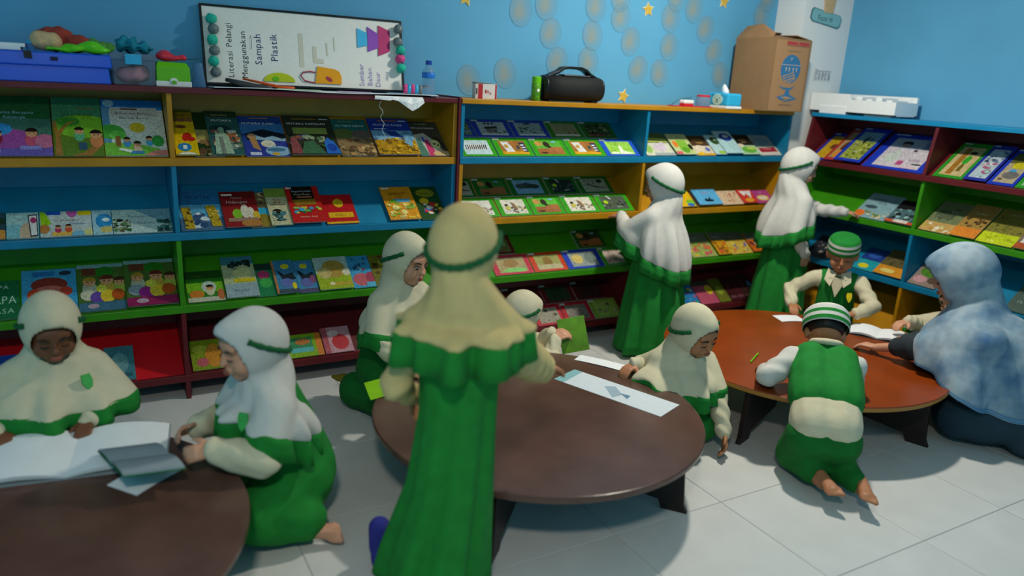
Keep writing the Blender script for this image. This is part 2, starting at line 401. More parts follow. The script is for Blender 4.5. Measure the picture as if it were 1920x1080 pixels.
shelf_unit('L', (0, 0, 0), 0, -2.64, [-1.343], -.022, 1.40, LB, .279, ['p_yellow', 'p_blue', 'p_green', 'p_maroon'], 'p_maroon',
           'display shelf with maroon top and yellow top row, below the whiteboard', True, 0, 'p_maroon')
shelf_unit('R', (0, 0, 0), 0, .0, [1.203], 2.406, 1.40, LB, .279, ['p_blue', 'p_yellow', 'p_green', 'p_maroon'], 'p_yellow',
           'display shelf with yellow top and blue top row, below the paper discs', False, 0)
shelf_unit('W', (2.55, 0, 0), R(-90), -.008, [.865], 1.80, 1.40, LR, .333, ['p_maroon', 'p_green', 'p_blue', 'p_yellow'], 'p_teal',
           'display shelf with maroon top row and green second row, along the right wall', False, .045)
# ------------------------------------------------------------ books and cards on the shelves
def book(unit, row, s0, wd, L, label, ops, cat='book', name='picture_book', off=0, ang=36, lay=0, th=.006, group=None, gap=.002):
    loc, rz, lips = UN[unit]; a = R(ang); lip = lips[row - 1]
    wd -= gap
    mb = MB(); mb.col = lin('#c9c6bd')
    t = th
    mb.col = lin(ops[0][1]) if ops and ops[0][0] == 'bg' else lin('#dddddd')
    c = .0009
    mb.box(0, wd, 0, L, 0, c); mb.box(0, wd, 0, L, t - c, t); mb.box(0, c * 1.2, 0, L, c, t - c)
    ar = Art(mb, wd, L, t)
    for o in ops:
        if o[0] == 'bg': ar.r(0, 0, 1, 1, o[1])
        elif o[0] == 'fol':      # card in a coloured sleeve: border, picture window, white tab
            ar.r(0, 0, 1, 1, o[1]); ar.r(.14, .1, .88, .86, o[2]); ar.r(.03, .9, .2, .99, '#cfd3d0')
        elif o[0] == 'win':
            ar.win = (o[1] * wd, o[2] * L, o[3] * wd, o[4] * L)
        elif o[0] == 'p': ar.poly(*o[1:])
        else: getattr(ar, o[0])(*o[1:])
    # position: bottom-left corner on the sloping board (or steeper, leaning on the back panel)
    n = .0035 + lay * .010
    y = .03 + off * math.cos(a) - math.sin(a) * n; z = lip - .008 + .008 * math.tan(ANG) + off * math.sin(a) + math.cos(a) * n
    if ang > 40: z = lip + .004; y = .028
    P = Vector((s0 + gap / 2, y, z)); P.rotate(Euler((0, 0, rz))); P += Vector(loc)
    o = mb.build(name, 'print', None, loc=P, rot=(a, 0, rz))
    tag(o, label, cat, group)
    MB().box(c * 1.5, wd - .0012, .0012, L - .0012, c, t - c).build('page_block', 'pages', o)
    return o

G1, G2 = '#2f9a12', '#1d3fb4'
gL = 'books on the left display shelf'; gR = 'books and cards on the middle display shelf'; gW = 'books on the right wall display shelf'
def BL(row, s0, w, L, label, ops, **k): return book('L', row, s0, w, L, label, ops, group=gL, **k)
def BR(row, s0, w, L, label, ops, **k): return book('R', row, s0, w, L, label, ops, group=gR, **k)
def BW(row, s0, w, L, label, ops, **k): return book('W', row, s0, w, L, label, ops, group=gW, **k)
earth = ['#7a5a3a', '#97724a', '#b08a58', '#5d4630', '#c7a673', '#84693f']
crowdc = ['#8a5040', '#c0b49a', '#3f6f5a', '#a4623c', '#d5cdb8', '#5c4a6a', '#7a8f80']
leafy = ['#1e3d1c', '#35602a', '#16281a', '#5b7a4c', '#8fa07c', '#0e1a12']
# left shelf, top row
BL(1, -2.022, .247, .285, 'purple storybook with children in a car, at the left end of the yellow row', [('bg', '#1f5c30'), ('r', 0, 0, 1, .22, '#6a55a8'), ('r', 0, .22, 1, .62, '#3f6f5c'), ('t', .5, .70, .07, 'Cerita Bersama', '#8fb6c8', 0, .9), ('t', .5, .62, .07, 'Keluarga', '#8fb6c8', 0, .8),
    ('e', .4, .28, .42, .16, '#a04a98'), ('e', .3, .44, .16, .1, '#2f8ecb'), ('kid', .25, .36, .16, '#8a1f3c'), ('kid', .72, .38, .2, '#c8506a'), ('e', .9, .24, .14, .12, '#c46a8a'), ('e', .2, .08, .09, .06, '#d5d2e2'), ('t', .2, .065, .03, 'ABC', '#403a70'), ('r', .55, .1, .85, .16, '#8f86c8')], ang=50)
BL(1, -1.772, .178, .287, 'green storybook of children under a brown tree on the yellow row', [('bg', '#3f8058'), ('r', 0, 0, 1, .5, '#5c7a1e'), ('e', .6, .5, .6, .2, '#79b22a'), ('e', .3, .58, .25, .08, '#3f8a2a'), ('t', .52, .68, .07, 'Jingga Belajar', '#2c5a2a', 0, .85), ('r', .5, .8, .85, .815, '#80682c'),
    ('p', [(.02, 0), (.16, 0), (.14, .35), (.3, .52), (.5, .6), (.3, .56), (.1, .42), (.06, .6), (.0, .55), (.05, .3)], '#a3702c'), ('p', [(.3, 0), (.6, .06), (.95, .28), (1, .34), (1, .2), (.8, .05), (.75, 0)], '#a3702c'), ('kid', .52, .42, .16, '#5fae7a'), ('kid', .86, .36, .2, '#d0804a'), ('r', .5, .1, .66, .22, '#31506a')], ang=50)
BL(1, -1.593, .236, .282, 'white and blue storybook of a playground, beside the yellow divider', [('bg', '#d4d3c4'), ('r', 0, .82, 1, 1, '#2f7fc0'), ('e', .12, .93, .09, .06, '#c9d8dc'), ('r', 0, .2, .12, .85, '#5a90ae'), ('r', .14, .7, .9, .86, '#c2bfb2'), ('r', .3, .82, .58, .845, '#6a3a30'),
    ('t', .52, .735, .058, 'Belajar dan Bermain', '#5b2d33', 0, .72), ('t', .52, .655, .058, 'Bersama Kawan', '#5b2d33', 0, .6), ('e', .55, .5, .13, .09, '#d1b428'), ('e', .05, .05, .9, .18, '#74b83a'), ('e', .12, .42, .22, .13, '#4ea83c'), ('e', .22, .36, .14, .08, '#6cc04a'), ('r', .18, .16, .26, .34, '#8a5a2c'),
    ('kid', .36, .28, .12, '#3a8ac0'), ('kid', .52, .2, .14, '#c9b090'), ('kid', .72, .3, .12, '#4aa0c0'), ('e', .86, .26, .1, .1, '#2f9a3a'), ('p', [(.6, 0), (1, 0), (1, .1), (.8, .09)], '#cf7c6c'), ('r', .4, .03, .62, .08, '#3a7fae'), ('p', [(.2, .1), (.4, .05), (.44, .09), (.26, .13)], '#e8e6da')], ang=50)
BL(1, -1.328, .095, .290, 'yellow book with red dragon, first right of the yellow divider', [('bg', '#e0bd10'), ('r', 0, .74, 1, 1, '#8a7818'), ('t', .5, .87, .05, 'Belajar', '#201810', 0, .9), ('t', .5, .73, .12, 'SAINS', '#8a2a6c', 0, .95), ('e', .4, .62, .25, .04, '#7a4a2a'), ('e', .62, .42, .2, .06, '#c3281c'), ('e', .5, .36, .12, .07, '#c3281c'), ('e', .75, .34, .2, .05, '#c3281c'), ('e', .42, .16, .3, .09, '#2a86b8'), ('r', .35, .12, .52, .2, '#e8ecee'), ('e', .5, 0, .4, .05, '#e6e4cf')], lay=1)
BL(1, -1.255, .13, .288, 'dark green book with tangled roots, half hidden on the yellow row', [('bg', '#1e3a1c'), ('r', 0, .3, 1, .6, '#a59a58'), ('blob', 0, 0, 1, .4, 24, 3, earth)])
BL(1, -1.182, .14, .288, 'teal book showing a crowd in green robes on the yellow row', [('bg', '#2f5e5a'), ('r', 0, .86, 1, 1, '#26402c'), ('t', .5, .76, .07, 'MUTIARA', '#e8ece6', 0, .85), ('r', .2, .9, .7, .92, '#8c8a46'), ('e', .4, .6, .35, .07, '#1d3c42'), ('blob', .1, .1, 1, .55, 34, 5, crowdc, .1), ('p', [(.1, 0), (.2, .45), (.45, .5), (.6, .4), (.66, 0)], '#9fb89a'), ('e', .4, .54, .1, .07, '#7fa27f'), ('r', .28, .0, .42, .38, '#7c8478')], lay=1)
BL(1, -1.040, .198, .275, 'deep blue book with tents and a white drum on the yellow row', [('bg', '#23468e'), ('r', 0, .55, 1, .8, '#3a78b0'), ('r', .25, .93, .7, .95, '#b09038'), ('t', .45, .78, .075, 'MUTIARA KASIH', '#e8ecf2', 0, .75), ('p', [(.1, .55), (.5, .66), (1, .54), (1, .4), (.1, .38)], '#17242e'), ('p', [(.3, .52), (.5, .44), (.7, .5), (.9, .42), (1, .45), (1, .36), (.3, .4)], '#93b4c4'), ('r', 0, 0, 1, .36, '#2f3f96'), ('e', .22, .48, .1, .07, '#c0936a'), ('p', [(.15, .45), (.3, .45), (.36, .12), (.2, .2)], '#b0824e'), ('e', .55, .3, .16, .08, '#e8e4c8'), ('e', .56, .27, .16, .06, '#d8d4ba'), ('e', .75, .12, .3, .12, '#8fb4cc'), ('e', .7, .15, .22, .05, '#4a7a9a'), ('r', .1, .02, .35, .09, '#c8cce0'), ('r', .6, .02, .75, .08, '#d8a62c')])
BL(1, -.840, .232, .272, 'dark book with green meadow and blue cloak on the yellow row', [('bg', '#33372a'), ('r', .2, .9, .7, .925, '#a07a34'), ('r', .76, .9, .95, .925, '#d0d0cc'), ('t', .47, .76, .075, 'MUTIARA RAMADAN', '#e8ebe4', 0, .8), ('r', .15, .52, .85, .68, '#8a9a4a'), ('blob', .0, .1, .95, .5, 36, 8, crowdc + leafy, .1), ('p', [(0, 0), (.05, .4), (.15, .45), (.25, 0)], '#8a4a48'), ('p', [(.2, 0), (.3, .3), (.5, .34), (.7, 0)], '#3f6a4a'), ('p', [(.7, 0), (.72, .3), (.8, .42), (.92, .3), (1, .05), (1, 0)], '#2c6fc4'), ('e', .84, .16, .1, .1, '#1c48a8')], lay=1)
BL(1, -.605, .18, .266, 'teal book with a rocky brown field on the yellow row', [('bg', '#1e6a64'), ('r', .2, .92, .65, .94, '#80903c'), ('t', .5, .79, .07, 'MUTIARA HIJRAH', '#e0ebe6', 0, .8), ('r', 0, 0, 1, .62, '#8c7450'), ('e', .25, .6, .3, .14, '#5f6f38'), ('e', .75, .58, .28, .13, '#6b5c55'), ('blob', 0, 0, 1, .45, 40, 11, earth, .1)])
BL(1, -.422, .217, .265, 'bright blue book with golden stones on the yellow row', [('bg', '#1e3c9a'), ('r', .25, .92, .72, .95, '#b06a30'), ('r', .76, .92, .95, .945, '#e0e4ea'), ('t', .48, .79, .075, 'MUTIARA RASUL', '#e6ebf4', 0, .8), ('r', .1, .7, .4, .715, '#e0e4ea'), ('r', 0, .3, 1, .66, '#76a8c8'), ('p', [(.3, .66), (.6, .64), (.75, .45), (.45, .5)], '#1f3f92'), ('r', 0, 0, 1, .4, '#b48a1c'), ('blob', 0, 0, 1, .44, 46, 14, ['#d8a820', '#a87a14', '#e4bc3c', '#80601c', '#c09028'], .09), ('e', .82, .42, .1, .2, '#5f94b8'), ('p', [(.7, .3), (.8, .52), (.9, .3), (.85, .18)], '#7aa8c4')], lay=1)
BL(1, -.203, .160, .259, 'dark grey book with pink and cream figures at the right end of the yellow row', [('bg', '#4a463c'), ('r', .2, .92, .62, .935, '#c0b888'), ('t', .45, .78, .07, 'MUTIARA SUNNAH', '#e0ddd2', 0, .8), ('p', [(0, 0), (0, .6), (.4, .66), (.7, .4), (.9, 0)], '#b9b4a8'), ('p', [(.0, .0), (.05, .5), (.2, .5), (.3, 0)], '#4a7a6a'), ('p', [(.3, 0), (.32, .45), (.45, .47), (.6, 0)], '#c33a6a'), ('r', .26, .4, .34, .54, '#3a58b0'), ('e', .66, .33, .16, .13, '#ded690'), ('e', .62, .34, .05, .03, '#4a4a40'), ('e', .74, .3, .04, .03, '#4a4a40'), ('e', .75, .06, .3, .09, '#c7a878'), ('p', [(.6, .56), (.85, .5), (1, .15), (.9, .2), (.78, .44)], '#2a2520')])
# left shelf, second row
BL(2, -2.06, .09, .143, 'dark book with an orange corner, at the left end of the blue row', [('bg', '#2a4a58'), ('r', 0, .55, 1, .8, '#1f3a2a'), ('e', .8, .15, .4, .2, '#d09040')])
BL(2, -1.968, .112, .140, 'pale aqua booklet with a drawn phone on the blue row', [('bg', '#9cc4c2'), ('e', .2, .2, .5, .35, '#7cb8c0'), ('e', .65, .2, .25, .4, '#c8ac90'), ('p', [(.66, .9), (.96, .92), (.98, .05), (.74, .03)], '#2a2a34'), ('p', [(.7, .85), (.93, .87), (.95, .1), (.77, .09)], '#dcdcd8'), ('e', .84, .68, .1, .12, '#a8386a'), ('t', .42, .7, .1, 'Siti', '#8a5a60', 0, .3)])
BL(2, -1.853, .187, .140, 'lilac and white booklet with two children and coloured bunting on the blue row', [('bg', '#b9c6c4'), ('r', 0, .86, .4, 1, '#1d56b8'), ('p', [(0, 1), (.1, .98), (.22, .5), (.02, .4)], '#8fc41c'), ('e', .62, 1, .11, .26, '#b8549c'), ('r', .74, .82, 1, 1, '#d4c018'), ('t', .5, .6, .1, 'Aku dan Kebaikan', '#8a5a78', 0, .5), ('t', .72, .45, .11, 'Temanku', '#3a66a8', 0, .35), ('r', .22, .02, .62, .18, '#e0b050'), ('kid', .34, .36, .2, '#c0325c'), ('kid', .54, .38, .22, '#d0542c'), ('e', .08, .3, .1, .18, '#b8783c'), ('e', .75, .06, .16, .12, '#74b4d4'), ('e', .93, .12, .1, .14, '#d8d08c')])
BL(2, -1.665, .074, .140, 'narrow pale blue booklet with a blue globe on the blue row', [('bg', '#9cc6d2'), ('e', .6, .55, .45, .3, '#2f8ec8'), ('e', .7, .6, .2, .08, '#d8e6ea'), ('e', .7, .2, .35, .14, '#c8bc70')])
BL(2, -1.590, .23, .138, 'pale teal booklet with dark trees at both sides, beside the blue divider', [('bg', '#b4cbc6'), ('p', [(.35, 1), (1, 1), (1, .3), (.7, .6)], '#6f9fae'), ('t', .52, .66, .12, 'Petualangan Hutan', '#4a7088', 0, .5), ('t', .56, .38, .13, 'Nusantara', '#4a6070', 0, .3), ('blob', 0, .05, .3, .6, 26, 21, leafy + ['#6a5a34'], .12), ('blob', .74, .0, 1, .6, 26, 22, ['#1e4a44', '#2f6a5c', '#14302c', '#4a8474'], .12)])
BL(2, -1.325, .182, .249, 'blue book with two yellow totems, first right of the blue divider', [('bg', '#1e6fa4'), ('r', 0, 0, 1, .62, '#58a8cc'), ('t', .5, .78, .09, 'SUMATRA', '#1c3a50', 0, .65), ('r', .0, .0, 1, .3, '#4a6a8a'), ('blob', .25, .02, .8, .45, 26, 31, ['#2a4a74', '#8fb8d0', '#d8e4ea', '#3c5a7c'], .1), ('p', [(.05, .55), (.25, .55), (.32, .02), (.12, .02)], '#b89a24'), ('p', [(.62, .58), (.85, .58), (.95, .06), (.72, .06)], '#b89a24'), ('blob', .08, .05, .28, .52, 12, 33, ['#5a4a1c', '#e0c44a'], .05), ('blob', .66, .08, .92, .54, 12, 34, ['#5a4a1c', '#e0c44a'], .05)])
BL(2, -1.143, .16, .222, 'dark red book of vegetables and white figures on the blue row', [('bg', '#8a1c20'), ('r', 0, .8, 1, 1, '#6a1418'), ('t', .45, .66, .11, 'Hidangan', '#d8c0b0', 0, .7), ('t', .45, .79, .06, 'TERNAK', '#b8a090', 0, .5), ('r', .05, .88, .35, .93, '#dcd8d0'), ('e', .4, .35, .14, .15, '#7fb82c'), ('e', .62, .42, .12, .2, '#d4ccb8'), ('e', .78, .38, .1, .16, '#d4ccb8'), ('e', .92, .3, .1, .12, '#d0b030'), ('r', .12, .14, .95, .24, '#9a7a64'), ('e', .75, .08, .3, .1, '#b0763a')], lay=1)
BL(2, -1.03, .11, .222, 'brown and aqua book tucked behind its red neighbour on the blue row', [('bg', '#7a6a48'), ('r', 0, .3, 1, .55, '#2aa4c8'), ('e', .6, .2, .3, .18, '#8a7a2c'), ('blob', 0, .6, 1, 1, 14, 41, ['#5a4a34', '#b8a878', '#3c3424'], .1)])
BL(2, -.940, .10, .238, 'pale green book with a red number 25 on the blue row', [('bg', '#b9b890'), ('r', 0, .75, 1, 1, '#7a9a3c'), ('t', .5, .58, .16, '25', '#a82820', 0, .8), ('r', .15, .53, .85, .55, '#5a4a3a'), ('e', .4, .36, .22, .07, '#221c18'), ('blob', .1, .1, .9, .36, 18, 43, ['#2a4a4c', '#4a7a7c', '#1c2a2c', '#c8c8b4'], .1)], lay=1)
BL(2, -.842, .16, .237, 'red book with a black title panel and comic strip on the blue row', [('bg', '#b81c1c'), ('r', .14, .62, .82, 1, '#15130f'), ('r', .02, .93, .2, .98, '#d0d0cc'), ('t', .48, .84, .07, 'Negeriku Indah', '#a8b8cc', 0, .6), ('t', .48, .75, .07, 'Kaya Raya', '#c8c0a8', 0, .5), ('r', .3, .68, .75, .71, '#c87858'), ('p', [(.14, .62), (.82, .64), (.84, .48), (.2, .46)], '#8a6a1c'), ('blob', .1, .22, .95, .42, 18, 47, ['#3a9ac8', '#2a6a3c', '#7ab85c', '#1c78b8', '#d0c040'], .09), ('t', .5, .12, .06, 'Sahabat Anak', '#e0b0a0', 0, .6)], lay=2)
BL(2, -.680, .16, .194, 'plain red book with a yellow round seal, right of the comic book', [('bg', '#b8141e'), ('e', .52, .7, .16, .15, '#d8b41c'), ('t', .52, .66, .07, 'SERI', '#7a4a10', 0, .22), ('r', .12, .2, .9, .38, '#d8a81c'), ('r', 0, 0, 1, .06, '#d8a81c'), ('t', .5, .26, .06, 'MEMBACA', '#8a5a10', 0, .6)])
BL(2, -.362, .167, .229, 'orange book with yellow cartoon crowd, right of the empty gap on the blue row', [('bg', '#d8901c'), ('r', .05, .93, .3, .98, '#e0dcd0'), ('t', .5, .74, .12, 'SMART', '#2a1c0c', 0, .75), ('t', .5, .66, .05, 'Aku Anak', '#b83c14', 0, .6), ('r', .3, .52, .85, .62, '#4aa0c8'), ('p', [(.1, .5), (.3, .62), (.5, .5)], '#5a9a2c'), ('blob', .05, .03, .95, .48, 26, 51, ['#e4c43c', '#8fae3c', '#c8b86c', '#e8d880', '#5a8a2c'], .11)], lay=1)
BL(2, -.190, .146, .235, 'dark green book with red toy drummers, at the right end of the blue row', [('bg', '#1e4a1e'), ('e', .5, .8, .36, .13, '#8a8a1c'), ('t', .5, .76, .09, 'Riang', '#2a4a10', 0, .5), ('e', .35, .55, .18, .1, '#d8b41c'), ('blob', .2, .15, .95, .5, 24, 53, ['#c02a28', '#d8d4c4', '#3a7ac0', '#e0b828', '#2a8a3c'], .1)])
# left shelf, third row
BL(3, -2.098, .142, .203, 'green book with big white lettering, at the left end of the green row', [('bg', '#1c6a3c'), ('t', .55, .4, .28, 'TAPA', '#b8d8c0', 0, .8), ('t', .55, .15, .18, 'RASA', '#9cc8a8', 0, .7), ('t', .6, .78, .14, 'IPA', '#b8d8c0', 0, .4)])
BL(3, -1.950, .203, .25, 'sky blue book with a red robot toy on the green row', [('bg', '#3f9cc8'), ('e', .8, .9, .12, .05, '#2a3a48'), ('r', .2, .85, .6, .95, '#2a74b0'), ('e', .5, .66, .34, .16, '#8a3428'), ('e', .5, .5, .3, .14, '#c8685a'), ('e', .22, .45, .13, .13, '#d04a24'), ('e', .8, .5, .12, .1, '#c8442c'), ('e', .5, .32, .25, .12, '#d05a34'), ('e', .5, .08, .5, .12, '#6ab0cc')])
for i, (s0, wd, base, lab) in enumerate(((-1.745, .182, '#3f6a80', 'crowded cartoon book of children with a blue lower edge on the green row'), (-1.562, .206, '#8c1c50', 'crowded cartoon book of children with a magenta lower edge, beside the green divider'))):
    BL(3, s0, wd, .262, lab, [('bg', '#4a6a2c'), ('r', 0, .92, 1, 1, '#7aa8a8'), ('r', .1, .76, .4, .92, '#6a3c24'), ('e', .6, .82, .2, .12, '#2a7a1c'), ('kid', .25, .62, .26, '#b8b89c', '#b08a2c'), ('kid', .62, .64, .28, '#c8a83c', '#6a2c1c'), ('kid', .9, .6, .24, '#a8b848', '#4a2c1c'), ('e', .2, .34, .16, .12, '#8a9aa0' if i else '#c8c4a8'), ('e', .4, .28, .16, .12, '#a02a88' if i else '#6a4aa0'), ('e', .62, .3, .16, .14, '#e0c030'), ('e', .84, .32, .14, .12, '#b8541c'), ('e', .5, .46, .12, .08, '#d8d048'), ('r', 0, 0, 1, .18, base), ('e', .3, .1, .12, .05, '#b89aa8')], lay=i)
BL(3, -1.317, .162, .18, 'green booklet of fruit and a hijab girl, first right of the green divider', [('bg', '#2a7a1c'), ('r', 0, .75, 1, 1, '#1c4a14'), ('t', .4, .8, .1, 'Makanan', '#4a6a24', 0, .7), ('r', 0, .3, 1, .62, '#6fae20'), ('e', .6, .46, .2, .2, '#b8c8b8'), ('kid', .62, .44, .24, '#c8c4a0'), ('e', .25, .24, .2, .13, '#c87828'), ('r', 0, 0, 1, .14, '#b8b8a0'), ('e', .9, .2, .1, .18, '#b86a3c')])
BL(3, -1.152, .148, .247, 'taller pale book with palm trees and a yellow flag on the green row', [('bg', '#a8b488'), ('r', 0, .8, 1, 1, '#3a7a88'), ('blob', .1, .62, .9, .9, 14, 61, ['#1c2a24', '#2c4a48', '#12201c'], .1), ('e', .6, .56, .3, .14, '#c8c488'), ('r', .3, .36, .95, .44, '#c8b418'), ('r', 0, 0, 1, .32, '#8fa4a8'), ('t', .5, .12, .1, 'Pesisir', '#4a5a70', 0, .7)], lay=1)
BL(3, -1.022, .10, .2, 'small teal green booklet with a pink flower on the green row', [('bg', '#1e7a4a'), ('r', 0, .8, 1, 1, '#1c3a2c'), ('e', .55, .65, .3, .13, '#b83c68'), ('e', .6, .4, .3, .15, '#3aa04a')])
BL(3, -.925, .106, .205, 'blue comic with an orange spine and car, left of its twin on the green row', [('bg', '#3a7aa0'), ('r', 0, 0, .1, 1, '#b0703c'), ('e', .6, .8, .2, .08, '#d0c828'), ('p', [(.2, .7), (.5, .55), (.9, .6), (1, .4), (.4, .35)], '#14242c'), ('e', .55, .3, .3, .14, '#5a6aa8'), ('r', .1, 0, 1, .12, '#3c4a58'), ('e', .85, .2, .1, .1, '#d8c418')], lay=1)
BL(3, -.817, .096, .203, 'blue comic with a dark car, right of its twin on the green row', [('bg', '#3c80a8'), ('e', .5, .82, .2, .08, '#d0c828'), ('p', [(.1, .72), (.5, .55), (.9, .62), (1, .4), (.3, .35)], '#14242c'), ('e', .5, .3, .34, .14, '#5a62a0'), ('e', .85, .4, .18, .12, '#7a4a70'), ('r', 0, 0, 1, .12, '#4a4a68')])
BL(3, -.720, .172, .205, 'book with a tan hill over a lime meadow on the green row', [('bg', '#a4bcb4'), ('r', 0, 0, 1, .5, '#8fa81c'), ('e', .55, .62, .35, .28, '#a88a3c'), ('e', .25, .5, .2, .18, '#b8a868'), ('e', .9, .5, .12, .12, '#d0ccb0'), ('r', .3, .1, 1, .2, '#b09a34'), ('e', .4, .16, .08, .05, '#d8d0a0')], lay=1)
BL(3, -.547, .117, .208, 'blue and coral book with jumping fish on the green row', [('bg', '#3a94c0'), ('e', .45, .25, .4, .2, '#b85a64'), ('e', .9, .3, .25, .18, '#a03c54'), ('blob', .2, .5, .9, .95, 12, 71, ['#1c4a64', '#8fc4d8', '#c04a4c', '#2a6a90'], .1), ('r', .6, 0, 1, .15, '#4aa8c4')])
BL(3, -.430, .127, .205, 'olive and brown book at the right end of the green row', [('bg', '#6a6a1c'), ('blob', 0, 0, 1, 1, 22, 73, ['#8a8a24', '#3a2c14', '#a89a34', '#5a3c1c'], .12)])
# left shelf, bottom row
BL(4, -2.117, .142, .204, 'bright blue book at the left end of the maroon bottom row', [('bg', '#1c48a8'), ('t', .5, .55, .16, 'BIRU', '#3a78c8', 0, .7), ('r', .1, .1, .9, .3, '#163a84')])
BL(4, -1.672, .12, .185, 'dull teal book on the maroon bottom row behind the reading girl', [('bg', '#3f7a88'), ('e', .5, .5, .3, .3, '#6a9aa0'), ('r', .1, .1, .9, .2, '#2c5a68')])
BL(4, -1.317, .137, .168, 'lime and orange booklet, first right of the maroon divider', [('bg', '#7a8f1c'), ('e', .75, .45, .3, .4, '#c8862c'), ('e', .35, .25, .2, .15, '#b85a64'), ('e', .3, .7, .25, .14, '#a8b83c')])
BL(4, -.890, .19, .136, 'green framed booklet with a lake picture on the maroon bottom row', [('bg', '#7fa81c'), ('r', .15, .2, .75, .85, '#3a8a5c'), ('r', .15, .2, .75, .4, '#5ab4b8'), ('e', .5, .66, .2, .14, '#b8763c'), ('r', .84, 0, 1, 1, '#c8782c')])
BL(4, -.695, .148, .158, 'pink and red booklet at the right of the maroon bottom row', [('bg', '#b88a98'), ('e', .6, .4, .3, .3, '#b82a34'), ('r', .0, .0, .2, 1, '#a8505c'), ('e', .4, .75, .2, .12, '#d0b8b8')])

# middle shelf: cards in coloured sleeves, two tiers on the sloping boards
sk, gn, dk = '#a4bccb', '#8a9a6a', '#22301e'
def card(row, s0, wd, tier, border, pic, ops, label, L=.142):
    return BR(row, s0, wd, L, label, [('fol', border, pic), ('win', .14, .1, .88, .86)] + ops, off=.150 if tier else 0, cat='card', name='picture_card', th=.003)
zebra = [('p', [(.16, .48), (.3, .62), (.7, .62), (.86, .48), (.7, .36), (.3, .36)], '#e4e6e4')] + [('p', [(.2 + .055 * i, .36 + .03 * (i % 2)), (.225 + .055 * i, .36), (.245 + .055 * i, .62), (.215 + .055 * i, .6)], '#15171a') for i in range(11)]
caf = [('r', .14, .1, .88, .26, '#d09a1c'), ('p', [(.2, .8), (.42, .8), (.5, .24), (.28, .22)], '#d4d6d4'), ('e', .32, .55, .06, .1, '#b8923c'), ('r', .6, .38, .68, .6, '#3a4450'), ('p', [(.7, .76), (.86, .76), (.88, .22), (.76, .24)], '#27304c'), ('r', .74, .3, .84, .36, '#dfe3ea'), ('r', .74, .44, .84, .5, '#dfe3ea'), ('r', .73, .58, .82, .64, '#dfe3ea'), ('e', .5, .7, .08, .12, '#a86c34')]
horse = [('r', .14, .1, .88, .42, '#9a6034'), ('e', .24, .7, .12, .14, '#b88c48'), ('e', .46, .66, .09, .17, '#2c2418'), ('e', .52, .5, .05, .07, '#1c1814'), ('e', .75, .36, .3, .16, '#a3683a'), ('e', .3, .18, .1, .04, '#2a1c14'), ('e', .7, .8, .08, .04, '#7fb8dc')]
hut = [('p', [(.3, .58), (.65, .62), (.66, .5), (.3, .46)], '#20262a'), ('r', .32, .26, .62, .46, '#6f7a76'), ('blob', .3, .16, .86, .46, 14, 81, ['#5a4a44', '#7a6a60', '#3c4440'], .08), ('e', .36, .76, .03, .06, '#2a3034'), ('e', .46, .76, .03, .06, '#2a3034'), ('e', .56, .76, .03, .06, '#2a3034'), ('r', .14, .1, .88, .18, '#d8dcdc')]
forest = [('blob', .14, .12, .88, .86, 34, 83, leafy, .14), ('r', .14, .1, .6, .17, '#8a3c48')]
village = [('blob', .2, .2, .86, .6, 22, 85, ['#6a8a4c', '#3c5a34', '#8fa49c', '#2c3c30', '#b8c4c0'], .12), ('r', .14, .1, .88, .18, '#dde0de'), ('e', .5, .78, .1, .05, '#3c4c40')]
fieldp = [('blob', .2, .4, .8, .7, 18, 87, ['#5c5a34', '#8a7a48', '#4a4a2c'], .05), ('r', .14, .1, .88, .2, '#d0d0c0'), ('e', .6, .3, .02, .06, '#3a3428'), ('e', .78, .3, .02, .06, '#3a3428')]
family = [('blob', .3, .12, .88, .5, 20, 89, ['#6a5a4c', '#5a6a88', '#c8b84c', '#3c3c48', '#b89a80'], .1), ('e', .3, .4, .07, .1, '#c8c04c'), ('e', .28, .56, .05, .06, '#2a2420'), ('p', [(.45, .7), (.55, .62), (.6, .3), (.5, .3)], '#8a6a50')]
dino = [('e', .5, .5, .3, .1, '#3c4a44'), ('e', .3, .52, .12, .14, '#4a5650'), ('e', .68, .5, .16, .13, '#36423c'), ('p', [(.3, .6), (.5, .72), (.7, .6)], '#2c3834')]
market = [('blob', .14, .12, .88, .6, 30, 91, ['#1c2a24', '#3c5a34', '#8a9a8c', '#101814', '#5a5a60'], .12), ('e', .26, .5, .07, .1, '#a8c828'), ('p', [(.34, .86), (.38, .86), (.46, .66), (.42, .66)], '#d8dcdc')]
tree2 = [('blob', .16, .4, .86, .8, 22, 93, ['#3c3c30', '#6a6a58', '#1c2018'], .05), ('e', .7, .7, .08, .1, '#24281c'), ('p', [(.3, .6), (.5, .4), (.8, .34), (.8, .3), (.48, .34), (.28, .54)], '#4a4438')]
gecko = [('p', [(.44, .12), (.5, .6), (.56, .66), (.58, .3), (.86, .16), (.6, .12)], '#e4e8d8'), ('e', .3, .18, .14, .06, '#dfe6cc'), ('blob', .16, .3, .86, .84, 18, 95, ['#8fbc48', '#a8cc60', '#74a83c'], .1)]
